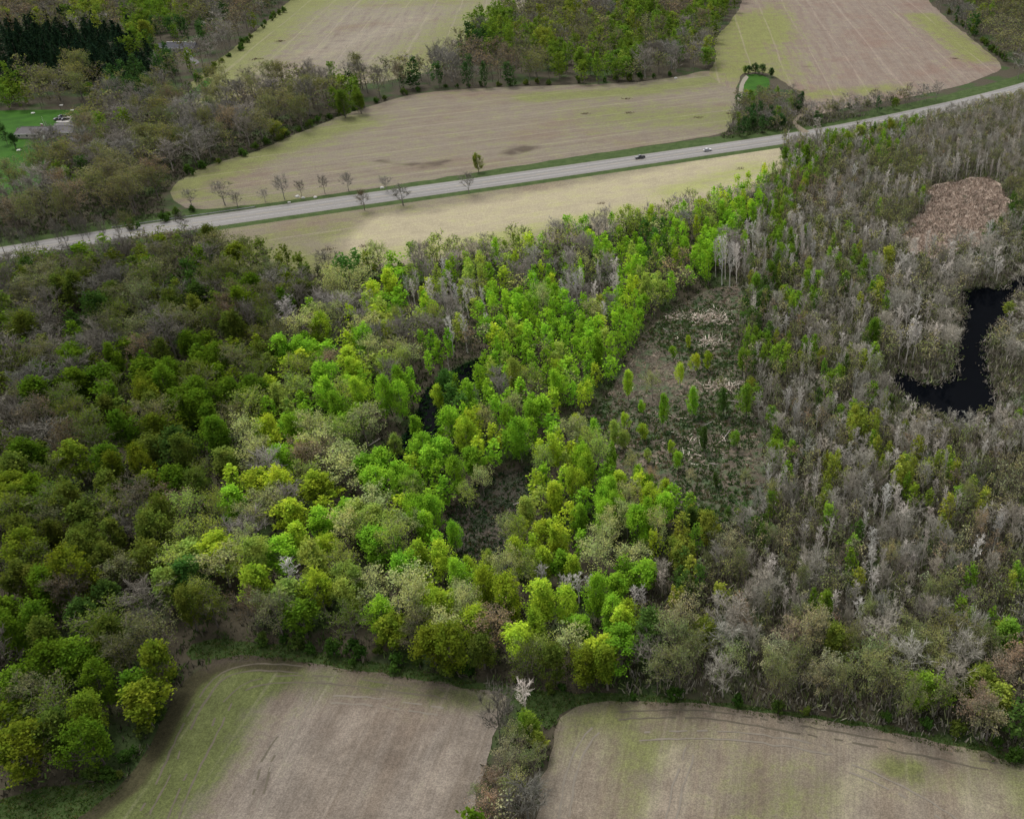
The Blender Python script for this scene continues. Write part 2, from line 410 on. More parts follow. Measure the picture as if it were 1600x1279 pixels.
sheet('field_near', F5, m5, .09, 2.2, [(0, 9, .95, (300, 1090), (215, 1215)), (0, 7, .8, (420, 1050), (320, 1090)), (0, 10, .7, (330, 1140), (180, 1290)), (0, 3.2, .75, (600, 1068), (690, 1085), (770, 1102)), (0, 5, .5, (430, 1060), (560, 1070)), (0, 5, .35, (345, 1180), (290, 1279)),
      (1, 2.9, 1.5, (450, 1034), (372, 1028), (330, 1040), (295, 1066), (265, 1112), (238, 1166), (203, 1222), (130, 1276)), (1, 2.0, .55, (450, 1034), (560, 1050), (700, 1072)), (1, 1.6, .4, (420, 1220), (395, 1279)), (1, 1.2, .4, (420, 1195), (412, 1225)), (1, .9, .5, (520, 1145), (530, 1140)), (1, 1.2, .4, (605, 1180), (625, 1187)),
      (2, 5, .5, (560, 1110), (510, 1200)), (2, 6, .45, (700, 1180), (650, 1279))], base=(.0, 0, 0), jit=.25, label='near ploughed field with weedy green edge')
sheet('field_lower', F6, m6, .09, 2.2, [(0, 3, 1.0, (1398, 1198), (1425, 1205)), (0, 5, .6, (905, 1120), (960, 1112)), (0, 8, .45, (1235, 1270), (1290, 1230)), (0, 10, .5, (1540, 1225), (1640, 1240)), (0, 9, .45, (940, 1165), (1060, 1140)), (0, 6, .35, (1180, 1200), (1150, 1279)), (0, 6, .35, (1010, 1200), (980, 1279)),
      (1, 2.0, .45, (900, 1108), (1000, 1098), (1100, 1104), (1250, 1126), (1400, 1150), (1600, 1198)), (1, 2.2, .55, (872, 1140), (853, 1210), (835, 1290)), (1, 1, .6, (1020, 1108), (1062, 1113)), (1, 1, .5, (1390, 1220), (1402, 1222)),
      (2, 6, .55, (930, 1160), (900, 1250)), (2, 5, .6, (1060, 1180), (1040, 1270)), (2, 7, .6, (1540, 1180 + 60), (1520, 1279)), (2, 6, .5, (1320, 1200), (1340, 1279))], base=(.08, 0, 0), jit=.25, label='near pale brown field with faint arcs and green spots')
# soil and grass margins of the near fields
sheet('grass_strip', [(300, 1006), (330, 998), (400, 1003), (470, 1012), (560, 1032), (680, 1052), (800, 1074), (905, 1082), (1000, 1088), (985, 1096), (920, 1098), (880, 1116), (858, 1140), (835, 1120), (800, 1092), (740, 1080), (660, 1066), (560, 1050), (450, 1034), (372, 1030), (330, 1030), (300, 1030)], M_VERGE, .05, 2.0, label='dark green grass strip along the wood edge')
sheet('grass_strip', [(1000, 1086), (1100, 1094), (1250, 1114), (1400, 1138), (1520, 1160), (1640, 1196), (1760, 1235), (1760, 1255), (1600, 1204), (1400, 1152), (1250, 1128), (1100, 1106), (1000, 1099)], M_VERGE, .05, 2.0, label='thin weedy grass margin below the right-hand wood')
sheet('grass_strip', [(-150, 1300), (-60, 1268), (30, 1240), (110, 1226), (170, 1222), (190, 1232), (130, 1280), (60, 1340), (-150, 1390)], M_VERGE, .05, 2.0, label='green grass patch at the corner of the near field')
sheet('lawn', [(-130, 178), (-40, 174), (60, 172), (110, 172), (150, 176), (145, 200), (118, 216), (80, 226), (70, 250), (62, 288), (25, 308), (-40, 318), (-150, 322)], M_LAWN, .05, 6, label='bright mown lawn around the grey house')
sheet('lawn', [(1160, 122), (1180, 116), (1202, 124), (1200, 140), (1175, 152), (1158, 152)], M_LAWN, .14, 5, label='small bright lawn inside the copse by the highway')
sheet('grass_strip', [(258, 172), (290, 150), (325, 122), (335, 124), (300, 158), (272, 178), (255, 184)], M_LAWN, .14, 6, label='green grass lane between wood and far field')

M_TRACK = plain('tyre_track', (.080, .070, .052), .95, .05, .3, .9); M_TRACKP = plain('dry_track', (.138, .121, .098), .95, .05, .2, .9)
def tyre_tracks(field, px, mat, w=.19, gap=1.9, z=.11, seed=0):
    z = .11 + .004 * seed
    r = random.Random(seed); L = smooth_line([G(*p) for p in px], False, 1.6, .12, seed); Nn = normals(L)
    for side in (-gap / 2, gap / 2):
        vs, fs = [], []; on = True
        for i in range(len(L)):
            ww = w * r.uniform(.6, 1.3)
            for e in (-ww, ww): q = L[i] + Nn[i] * (side + e); vs.append((q[0], q[1], z))
            if r.random() < .12: on = not on
            if i and (on or r.random() < .5): fs.append((2 * i - 2, 2 * i - 1, 2 * i + 1, 2 * i))
        me = bpy.data.meshes.new('wheel_track'); me.from_pydata(vs, [], fs); me.materials.append(mat); me.update()
        link('wheel_track', me, field)
FN = bpy.data.objects['field_near']; FL = bpy.data.objects['field_lower']
for i, (f, p, m_) in enumerate([(FN, [(470, 1046), (400, 1042), (350, 1055), (318, 1090), (290, 1140), (262, 1200), (225, 1275)], M_TRACK), (FN, [(520, 1062), (430, 1062), (380, 1075), (350, 1110), (325, 1160), (290, 1230), (270, 1279)], M_TRACK), (FN, [(700, 1085), (600, 1072), (520, 1062)], M_TRACK),
        (FN, [(440, 1150), (418, 1190), (405, 1240)], M_TRACK), (FN, [(480, 1090), (440, 1180), (398, 1290)], M_TRACKP), (FN, [(520, 1092), (600, 1098), (690, 1112)], M_TRACKP),
        (FL, [(930, 1142), (905, 1175), (888, 1230), (880, 1300)], M_TRACKP), (FL, [(960, 1118), (1100, 1116), (1250, 1140), (1400, 1166), (1560, 1200)], M_TRACK), (FL, [(1000, 1150), (1150, 1150), (1300, 1172)], M_TRACKP), (FL, [(1080, 1170), (1060, 1230), (1045, 1300)], M_TRACKP), (FL, [(1330, 1200), (1420, 1240), (1500, 1290)], M_TRACKP)]):
    tyre_tracks(f, p, m_, seed=i)

def marsh_material(name='marsh_mud', k=1.0):
    m, t, out = newmat(name)
    v = coords(t); a = noise(t, v, .06, 4); b = noise(t, v, .8, 6, .75); c = noise(t, v, .22, 5, .7)
    col = mix(t, b, (.022, .019, .013), (.095, .075, .054))
    col = mix(t, ramp(t, c, .45, .6), col, mix(t, b, (.020, .032, .012), (.060, .085, .036)))
    col = mix(t, mth(t, 'MULTIPLY', ramp(t, a, .52, .66), ramp(t, b, .45, .6)), col, (.15, .11, .085))
    col = mix(t, 1.0, col, (k, k * 1.04, k), 'MULTIPLY')
    finish(t, out, col, .8, .2, b, .3)
    return m
MARSH = [(1110, 452), (1150, 445), (1166, 480), (1155, 530), (1170, 570), (1160, 620), (1185, 655), (1195, 720), (1198, 780), (1182, 815), (1120, 835), (1075, 810), (1040, 796), (1012, 768), (976, 748), (930, 724), (896, 704), (882, 672), (930, 640), (958, 600), (985, 560), (1000, 530), (1040, 490), (1075, 470)]
CLEAR = [(762, 745), (832, 728), (842, 790), (806, 832), (798, 902), (745, 924), (704, 904), (692, 850), (702, 795), (725, 770)]
CREEK = [(700, 582), (730, 566), (770, 556), (778, 582), (738, 600), (712, 618), (696, 648), (688, 692), (640, 728), (596, 742), (576, 712), (628, 684), (650, 645), (665, 608)]
M_MARSH = marsh_material()
sheet('marsh', MARSH, M_MARSH, .04, 6, label='open wet marsh of tussocks and dead reeds among the trees')
sheet('marsh', CLEAR, marsh_material('clearing_peat', .42), .04, 4, label='small brown marshy clearing in the middle of the wood')
def water_material():
    m, t, out = newmat('water')
    d = N(t, 'ShaderNodeBsdfDiffuse'); d.inputs[0].default_value = (.0012, .0016, .0025, 1)
    g_ = N(t, 'ShaderNodeBsdfGlossy'); g_.inputs['Roughness'].default_value = .08
    bp = N(t, 'ShaderNodeBump'); bp.inputs['Distance'].default_value = .02; bp.inputs['Strength'].default_value = .3
    t.links.new(noise(t, coords(t), .6, 3), bp.inputs['Height']); t.links.new(bp.outputs[0], g_.inputs['Normal'])
    ms = N(t, 'ShaderNodeMixShader'); ms.inputs[0].default_value = .0035
    t.links.new(d.outputs[0], ms.inputs[1]); t.links.new(g_.outputs[0], ms.inputs[2]); t.links.new(ms.outputs[0], out.inputs[0])
    return m
M_WATER = water_material()
sheet('creek', CREEK, M_WATER, .05, 5, label='black still creek winding between the green trees')
POND = [(1405, 575), (1428, 592), (1452, 600), (1480, 592), (1490, 562), (1498, 520), (1503, 482), (1500, 456), (1528, 447), (1562, 449), (1588, 432), (1660, 416), (1720, 420), (1720, 440), (1612, 452), (1582, 468), (1578, 490), (1556, 515), (1544, 540), (1546, 570), (1552, 600), (1560, 622), (1552, 655), (1505, 664), (1455, 652), (1418, 626), (1392, 600)]
sheet('pond', POND, M_WATER, .05, 6, label='black forked pond among bare trees')
def reed_bed_material():
    m, t, out = newmat('reed_bed')
    v = coords(t); b = noise(t, v, .5, 6, .75); c = noise(t, v, .12, 5, .7)
    col = mix(t, b, (.17, .13, .10), (.32, .255, .205))
    col = mix(t, ramp(t, c, .56, .64), col, (.03, .035, .02))
    finish(t, out, col, .9, .1, b, .3)
    return m
REED = [(1438, 298), (1480, 286), (1545, 276), (1570, 300), (1578, 330), (1562, 368), (1500, 393), (1440, 402), (1418, 380), (1416, 352), (1445, 322)]
sheet('reed_bed', REED, reed_bed_material(), .04, 6, jit=2.2, label='pinkish dry reed bed above the pond')

# ------------------------------------------------------------------ tree geometry
def quads_from(c, u, v):
    return np.stack([c - u - v, c + u - v, c + u + v, c - u + v], 1)
def rdirs(r, n):
    d = r.normal(size=(n, 3)); return d / np.linalg.norm(d, axis=1)[:, None]
def unit(a): return a / (np.linalg.norm(a, axis=-1, keepdims=True) + 1e-9)

def leaf_quads(r, c, d, size, flat=.55):
    """leaf sprays at points c pointing along d"""
    n = len(c)
    nor = unit(rdirs(r, n) + flat * np.array([0, 0, 1.0]) + .35 * d)
    u = unit(np.cross(nor, rdirs(r, n))); v = np.cross(nor, u)
    s = size * r.uniform(.55, 1.25, (n, 1))
    a, b = u * s * .5, v * s * r.uniform(.35, .6, (n, 1))
    q = np.stack([c - a, c - b * .9, c + a, c + b * .9], 1)      # diamond
    q += r.normal(0, size * .08, q.shape)
    return q
def ribbon(p, d, L, w, r):
    """thin twig quads from p along d"""
    n = len(p); s = unit(np.cross(d, rdirs(r, n)))
    e = p + d * L
    return np.stack([p - s * w, p + s * w, e + s * w * .35, e - s * w * .35], 1)

def leafy_crown(seed, H, R, z0, nb, nl, leaf, top=.62):
    """broad crown of ascending leafy boughs, open below, lobed above"""
    r = np.random.default_rng(seed)
    lobes = [(r.uniform(0, 2 * math.pi), r.uniform(.35, .9), r.uniform(.0, .55)) for _ in range(7)]
    C, D, S = [], [], []
    for i in range(nb):
        t = r.beta(1.7, 1.15); a = r.uniform(0, 2 * math.pi)
        prof = math.sin(math.pi * min(1, max(.03, t * .86 + .12)) ** 1.15) ** .65
        k = 1.0
        for la, lw, ls in lobes:
            k += ls * math.exp(-((math.atan2(math.sin(a - la), math.cos(a - la))) / lw) ** 2) - .1
        rho = R * prof * k * math.sqrt(r.uniform(.16, 1.0))
        z = z0 + t * (H - z0) - .22 * R * (rho / R) ** 2
        c = np.array([rho * math.cos(a), rho * math.sin(a), z])
        d = unit(c - np.array([0, 0, z - (.75 * R + .35 * (H - z0) * (1 - t) + .5)]))
        C.append(c); D.append(d); S.append(r.uniform(.7, 1.25))
    C, D, S = np.array(C), np.array(D), np.array(S)
    ix = np.repeat(np.arange(nb), nl)
    along = r.uniform(-1.25, .85, (len(ix), 1)) * S[ix][:, None] * R * .24
    wid = (R * .12) * (1 - .35 * np.abs(along) / (R * .3))
    pos = C[ix] + D[ix] * along + r.normal(size=(len(ix), 3)) * wid
    q = leaf_quads(r, pos, D[ix], leaf)
    tone = (r.uniform(.80, 1.2, nb)[ix] * r.uniform(.9, 1.1, len(ix)))
    return q, tone, C
def bare_crown(seed, H, R, nlimb, nsub, ntw, wtw, up=.9, lo=.25, Ltw=.16, wl=1.0):
    r = np.random.default_rng(seed)
    limbs, subs, tws = [], [], []
    for i in range(nlimb):
        z = H * (lo + (.86 - lo) * (i + r.uniform(0, 1)) / nlimb); a = i * 2.4 + r.uniform(-.5, .5)
        fr = (z / H - lo) / (1 - lo)
        L = R * (1.25 - .55 * fr) * r.uniform(.8, 1.15)
        d = unit(np.array([math.cos(a), math.sin(a), up * r.uniform(.6, 1.3)]))
        p0 = np.array([0, 0, z]); p1 = p0 + d * L * .5; d2 = unit(d + np.array([0, 0, .5])); p2 = p1 + d2 * L * .6
        if p2[2] > H * 1.02: p2[2] = H * 1.02
        limbs.append((p0, p1, p2))
        for j in range(nsub):
            u = r.uniform(.25, 1.0); p = p0 + (p1 - p0) * u * 2 if u < .5 else p1 + (p2 - p1) * (u - .5) * 2
            ds = unit(d2 + rdirs(r, 1)[0] * .9 + np.array([0, 0, .25])); Ls = R * .42 * r.uniform(.6, 1.2)
            subs.append((p, ds, Ls))
            for k in range(ntw):
                v = r.uniform(.2, 1.0); pt = p + ds * Ls * v
                tws.append((pt, unit(ds + rdirs(r, 1)[0] * .95 + np.array([0, 0, .2])), R * Ltw * 2 * r.uniform(.5, 1.3)))
    # leader tips
    for j in range(nsub * 2):
        p = np.array([0, 0, H * r.uniform(.7, .97)]); ds = unit(rdirs(r, 1)[0] + np.array([0, 0, 1.2])); Ls = R * .35 * r.uniform(.6, 1.2)
        subs.append((p, ds, Ls))
        for k in range(ntw):
            pt = p + ds * Ls * r.uniform(.2, 1); tws.append((pt, unit(ds + rdirs(r, 1)[0] * .9), R * Ltw * 2 * r.uniform(.5, 1.2)))
    P_, D_, L_ = (np.array([s[i] for s in subs]) for i in range(3))
    sq = ribbon(P_, D_, L_[:, None], wtw * 1.7, r)
    P2, D2, L2 = (np.array([s[i] for s in tws]) for i in range(3))
    tq = ribbon(P2, D2, L2[:, None], wtw, r)
    tips = P2 + D2 * L2[:, None] * r.uniform(.3, 1.0, (len(P2), 1))
    return limbs, np.concatenate([sq, tq]), tips, D2, r
def trunk_mesh(name, seed, H, r0, limbs, lean=.03, rl=.4, top=.9, n=6):
    r = random.Random(seed); m = MB()
    k = 6; pts, rad = [], []
    for i in range(k):
        u = i / (k - 1); pts.append((r.uniform(-1, 1) * lean * H * u * .5, r.uniform(-1, 1) * lean * H * u * .5, u * H * top - (.15 if i == 0 else 0)))
        rad.append(r0 * (1.25 if i == 0 else 1 - .82 * u))
    m.tube(pts, rad, n)
    for p0, p1, p2 in limbs:
        u = min(1, max(0, p0[2] / (H * top))); f = u * (k - 1); i = min(int(f), k - 2); w = f - i
        ax = [pts[i][j] * (1 - w) + pts[i + 1][j] * w for j in range(3)]
        rr = r0 * (1 - .82 * u) * rl * 1.5
        m.tube([ax, p1, p2], [rr, rr * .6, rr * .2], 4, cap=False)
    return m.mesh(name, [BARK])
def crown_mesh(name, leafq, tone, twigq=None, twigcol=(.1, .085, .07)):
    Q, Cc, mi = [], [], []
    if leafq is not None and len(leafq):
        Q.append(leafq); Cc.append(np.repeat(np.repeat(tone[:, None], 4, 0), 3, 1)); mi.append(np.zeros(len(leafq), int))
    if twigq is not None:
        Q.append(twigq); Cc.append(np.tile(np.array(twigcol), (len(twigq) * 4, 1)) * np.repeat(rng.uniform(.7, 1.3, (len(twigq), 1)), 4, 0)); mi.append(np.ones(len(twigq), int))
    q = np.concatenate(Q); c = np.concatenate(Cc); mi = np.concatenate(mi)
    return mesh_np(name, q.reshape(-1, 3), np.arange(len(q) * 4).reshape(-1, 4), [LEAF, TWIG], c, mi)

# prototypes: unit trees, height 1 -> scaled by (R, R, H) at placing; every kind has several shapes
PROTO = {}
def scale_q(q, s): return q * s
def add_proto(kind, H, R, trunk, crown): PROTO.setdefault(kind, []).append((H, R, trunk, crown))
for i, (H, R, z0, nb) in enumerate([(13, 4.0, 2.6, 74), (12, 4.3, 2.2, 80), (15, 4.0, 3.2, 84), (12, 3.6, 2.8, 64), (14, 4.6, 2.6, 88), (13, 3.4, 3.0, 62)]):
    q, tone, C = leafy_crown(100 + i, H, R, z0, nb, 54, .40)
    limbs = []
    for c in C[::5]:
        p0 = np.array([0, 0, max(1.5, c[2] * .45)]); limbs.append((p0, p0 + (c - p0) * .55 + np.array([0, 0, -.2]), p0 + (c - p0) * .95))
    add_proto('leafy', H, R, trunk_mesh('trunk', i, H, .22, limbs, rl=.3), crown_mesh('crown', q, tone))
for i, (H, R, nl) in enumerate([(13, 4.2, 11), (12, 4.0, 10), (14, 4.0, 12), (12, 4.4, 11), (15, 4.3, 12)]):
    limbs, tw, tips, td, r = bare_crown(200 + i, H, R, nl, 6, 6, .028)
    k = r.permutation(len(tips)); tp = np.repeat(tips[k], 4, 0) + r.normal(0, .34, (len(tips) * 4, 3))
    lq = leaf_quads(r, tp, np.repeat(td[k], 4, 0), .30)
    add_proto('budding', H, R, trunk_mesh('trunk', 20 + i, H, .2, limbs, rl=.4), crown_mesh('crown', lq, r.uniform(.84, 1.16, len(lq)), tw, (.13, .115, .09)))
for i, (H, R, nl) in enumerate([(13, 3.9, 14), (12, 4.2, 13), (14, 4.0, 15), (12, 3.6, 13)]):
    limbs, tw, tips, td, r = bare_crown(300 + i, H, R, nl, 8, 8, .034)
    me = crown_mesh('crown', tw, r.uniform(.75, 1.25, len(tw))); me.materials[0] = BARK
    add_proto('bare', H, R, trunk_mesh('trunk', 40 + i, H, .2, limbs, rl=.42), me)
for i, (H, R, nl) in enumerate([(12, 2.2, 12), (13, 2.6, 13), (12, 2.0, 11), (14, 2.4, 14)]):
    limbs, tw, tips, td, r = bare_crown(400 + i, H, R, nl, 5, 4, .04, up=2.0, lo=.3)
    me = crown_mesh('crown', tw, r.uniform(.75, 1.25, len(tw))); me.materials[0] = BARK
    add_proto('pale', H, R, trunk_mesh('trunk', 60 + i, H, .2, limbs, rl=.5, lean=.05), me)
def conifer(seed, H, R):
    r = np.random.default_rng(seed); C, D = [], []
    for t in np.linspace(.08, .98, 22):
        rr = R * (1 - t) ** .8 + .15
        for k in range(max(4, int(9 * (1 - t) + 3))):
            a = r.uniform(0, 6.28)
            for u in np.linspace(.25, 1, 6):
                C.append([rr * u * math.cos(a), rr * u * math.sin(a), H * t - .25 * rr * u + r.normal(0, .1)]); D.append([math.cos(a), math.sin(a), .1])
    C, D = np.array(C), np.array(D)
    C = np.repeat(C, 2, 0) + r.normal(0, .16, (len(C) * 2, 3)); D = np.repeat(D, 2, 0)
    return leaf_quads(r, C, D, .55, .9), r.uniform(.7, 1.3, len(C))
for i, (H, R) in enumerate([(16, 3.2), (17, 3.5), (15, 3.0)]):
    q, tone = conifer(500 + i, H, R)
    add_proto('conifer', H, R, trunk_mesh('trunk', 80 + i, H, .22, [], lean=.01), crown_mesh('crown', q, tone))
SHRUB = []
for i in range(4):
    q, tone, C = leafy_crown(600 + i, 2.6, 2.0, .2, 26, 22, .42)
    r = np.random.default_rng(i); st = ribbon(np.zeros((14, 3)) + r.normal(0, .15, (14, 3)) * [1, 1, 0], unit(r.normal(size=(14, 3)) * [1, 1, .2] + [0, 0, 1.2]), np.full((14, 1), 1.6), .04, r)
    SHRUB.append((crown_mesh('crown', q, tone), crown_mesh('stem', None, None, st)))
# light versions for the mass of distant or small trees
LOD = {}
def lod(kind, seed):
    if kind == 'leafy':
        q, tone, C = leafy_crown(seed, 13, 4.0, 2.0, 46, 8, .80); return q / [4.0, 4.0, 13], tone, 0
    if kind == 'conifer':
        q, tone = conifer(seed, 16, 3.2); k = rng.permutation(len(q))[:260]; return (q[k] - q[k].mean(1, keepdims=True)) * 1.7 / [3.2, 3.2, 16] + q[k].mean(1, keepdims=True) / [3.2, 3.2, 16], tone[k], 0
    if kind == 'budding':
        limbs, tw, tips, td, r = bare_crown(seed, 13, 4.0, 9, 4, 3, .07); k = r.permutation(len(tips))
        lq = leaf_quads(r, tips[k] + r.normal(0, .4, tips.shape), td[k], .62)
        return np.concatenate([lq, tw]) / [4.0, 4.0, 13], np.concatenate([r.uniform(.7, 1.3, len(lq)), r.uniform(.7, 1.3, len(tw))]), len(tw)
    if kind == 'bare':
        limbs, tw, tips, td, r = bare_crown(seed, 13, 4.0, 11, 5, 4, .06); return tw / [4.0, 4.0, 13], r.uniform(.75, 1.25, len(tw)), 0
    limbs, tw, tips, td, r = bare_crown(seed, 12, 2.3, 9, 4, 2, .055, up=2.0, lo=.3)
    lb = np.array([np.stack([b - [.06, 0, 0], b + [.06, 0, 0], e + [.03, 0, 0], e - [.03, 0, 0]]) for p0, p1, p2 in limbs for b, e in ((p0, p1), (p1, p2))])
    tw = np.concatenate([tw, lb]); return tw / [2.3, 2.3, 12], r.uniform(.75, 1.25, len(tw)), 0
for k in ('leafy', 'budding', 'bare', 'pale', 'conifer'): LOD[k] = [lod(k, 900 + i) for i in range(4)]

# ------------------------------------------------------------------ buildings
M_SHINGLE = plain('roof_shingles', (.105, .098, .10), .9, .1, .22, .8)
M_DARKROOF = plain('dark_roof', (.055, .056, .066), .85, .15, .2, .8)
M_SIDING = plain('siding', (.30, .28, .25), .8, .2, .1, 1.5)
M_TRIM = plain('white_trim', (.62, .61, .58), .6, .3, .06)
M_BRICK = plain('chimney_brick', (.22, .12, .09), .9, .1, .2, 3)
M_DRIVE = plain('driveway', (.085, .080, .080), .9, .15, .2, .5)
M_PAD = plain('concrete_pad', (.30, .285, .27), .9, .15, .12, .6)
def glass_mat():
    m, t, out = newmat('window_glass'); finish(t, out, (.012, .015, .02), .08, .5); return m
M_GLASS = glass_mat()
def roof_prism(mb, cx, cy, L, W, z0, z1, hipA=0.0, hipB=0.0, ov=.5, th=.18):
    """gable or hip roof, ridge along X"""
    a, b = L / 2 + ov, W / 2 + ov
    top = [(cx - L / 2 - ov + hipA, cy, z1), (cx + L / 2 + ov - hipB, cy, z1)]
    e = [(cx - a, cy - b, z0), (cx + a, cy - b, z0), (cx + a, cy + b, z0), (cx - a, cy + b, z0)]
    v = e + top + [(x, y, z - th) for x, y, z in e]
    mb.add(v, [(0, 1, 5, 4), (2, 3, 4, 5), (3, 0, 4), (1, 2, 5), (1, 0, 6, 7), (2, 1, 7, 8), (3, 2, 8, 9), (0, 3, 9, 6), (6, 9, 8, 7)])
def house(name, px, rz, wings, roofm, label):
    x, y = G(*px); r = link(name, None); r.location = (x, y, 0); r.rotation_euler = (0, 0, rz)
    tag(r, label, 'house')
    for (cx, cy, L, W, hz, rid, hA, hB) in wings:
        m = MB(); m.box((cx, cy, hz / 2), (L / 2, W / 2, hz / 2)); 
        m.add([(cx - L / 2 + .02, cy - W / 2, hz), (cx - L / 2 + .02, cy + W / 2, hz), (cx - L / 2 + .02, cy, rid - .35)], [(0, 2, 1)])
        m.add([(cx + L / 2 - .02, cy - W / 2, hz), (cx + L / 2 - .02, cy + W / 2, hz), (cx + L / 2 - .02, cy, rid - .35)], [(0, 1, 2)])
        w = m.build('wall', M_SIDING, r)
        m = MB(); roof_prism(m, cx, cy, L, W, hz, rid, hA, hB); rf = m.build('roof', roofm, r)
        m = MB(); m.box((cx, cy, rid + .05), (L / 2 - (hA + hB) / 2 + .3, .16, .07)); m.build('ridge_cap', M_SHINGLE, rf)
        m = MB(); m.box((cx, cy - W / 2 - .56, hz - .12), (L / 2 + .5, .05, .11)); m.build('gutter', M_TRIM, rf)
        for k in range(max(2, int(L / 4))):
            wx = cx - L / 2 + (k + .5) * L / max(2, int(L / 4))
            f = MB(); f.box((wx, cy - W / 2 - .03, 1.6), (.75, .05, .65)); wf = f.build('window', M_TRIM, r)
            f = MB(); f.box((wx, cy - W / 2 - .09, 1.6), (.62, .02, .52)); f.build('pane', M_GLASS, wf)
    return r
h1 = house('ranch_house', (57, 213), math.radians(2), [(0, 0, 17.5, 9, 2.7, 5.4, 3.2, 0), (15.5, 2.5, 11.5, 8, 2.6, 5.0, 0, 3)], M_SHINGLE, 'long grey-roofed ranch house standing on the bright lawn')
m = MB(); m.add([(6.2, -6.2, 0), (9.6, -6.2, 0), (9.6, -4, 0), (6.2, -4, 0), (6.2, -6.2, 2.8), (9.6, -6.2, 2.8), (9.6, -4, 2.8), (6.2, -4, 2.8), (7.9, -6.2, 4.6)], [(0, 1, 5, 4), (1, 2, 6, 5), (3, 0, 4, 7), (4, 5, 8)]); m.build('gable_wall', M_SIDING, h1)
m = MB(); m.add([(5.8, -6.6, 2.65), (7.9, -6.6, 4.85), (7.9, -.6, 4.85), (5.8, -2.6, 2.65), (10.0, -6.6, 2.65), (10.0, -2.6, 2.65)], [(0, 1, 2, 3), (1, 4, 5, 2)]); gr = m.build('porch_roof', M_SHINGLE, h1)
m = MB(); m.add([(5.8, -6.64, 2.45), (7.9, -6.64, 4.65), (10.0, -6.64, 2.45), (10.0, -6.64, 2.75), (7.9, -6.64, 4.95), (5.8, -6.64, 2.75)], [(0, 1, 4, 5), (1, 2, 3, 4)]); m.build('bargeboard', M_TRIM, gr)
m = MB(); m.box((7.9, -6.25, 1.05), (.5, .06, 1.05)); dr = m.build('door', M_TRIM, h1)
m = MB(); m.box((4.5, 1.0, 5.6), (.5, .4, .9)); ch = m.build('chimney', M_BRICK, h1)
m = MB(); m.box((4.5, 1.0, 6.55), (.6, .5, .06)); m.build('cap', M_PAD, ch)
h2 = house('farmhouse', (281, 80), math.radians(-3), [(3, 0, 22, 10, 3.2, 6.4, 0, 0), (-11, 2, 9, 8, 2.8, 5.2, 0, 0)], M_DARKROOF, 'dark-roofed house with white trim half hidden in the far wood')
m = MB(); m.box((3, 0, 6.55), (11.2, .22, .08)); m.build('ridge_flashing', M_TRIM, h2)
m = MB(); m.box((9, -5.06, 1.2), (1.5, .06, 1.15)); m.build('garage_door', M_TRIM, h2)
sheet('driveway', [(84, 194), (112, 188), (120, 196), (116, 206), (128, 214), (120, 222), (104, 214), (96, 204)], M_DRIVE, .10, 4, jit=.1, label='grey asphalt driveway beside the ranch house')
sheet('parking_pad', [(87, 191), (97, 181.5), (114, 181.5), (108, 191)], M_PAD, .13, 4, jit=.02, closed_smooth=False, label='pale concrete pad on the lawn')
sheet('driveway', [(286, 84), (292, 82), (312, 98), (306, 101)], M_DRIVE, .10, 4, jit=.1, label='short driveway below the dark-roofed house')
sheet('track', [(1253, 176), (1258, 180), (1246, 192), (1266, 208), (1258, 211), (1240, 196), (1240, 188)], plain('track_gravel', (.135, .112, .082), .95, .1, .25, .6), .15, 4, jit=.1, label='curved dirt track joining the highway below the copse')
sheet('track', [(1153, 150), (1158, 128), (1166, 118), (1170, 121), (1163, 132), (1160, 152), (1157, 170), (1152, 170)], plain('pale_track', (.165, .15, .118), .95, .1, .25, .6), .17, 4, jit=.1, label='pale stony track beside the small lawn')

# ------------------------------------------------------------------ vehicles
M_TYRE = plain('tyre', (.02, .02, .02), .9, .2); M_RIM = plain('rim', (.3, .3, .31), .4, .5, .05, 1, .7); M_LAMP = plain('lamp', (.6, .6, .58), .2, .5); M_TAIL = plain('tail_lamp', (.25, .02, .02), .3, .5)
def paint(name, c): return plain(name, c, .3, .5, .05)
def extrude(mb, prof, w0, w1=None):
    """side profile (x,z) extruded across y, upper points narrowed"""
    n = len(prof); zs = [p[1] for p in prof]; lo, hi = min(zs), max(zs); w1 = w1 or w0
    ww = [w0 + (w1 - w0) * (z - lo) / (hi - lo + 1e-6) for z in zs]
    v = [(x, -w, z) for (x, z), w in zip(prof, ww)] + [(x, w, z) for (x, z), w in zip(prof, ww)]
    f = [tuple(range(n)), tuple(range(2 * n - 1, n - 1, -1))] + [(i, i + n, (i + 1) % n + n, (i + 1) % n) for i in range(n)]
    mb.add(v, f)
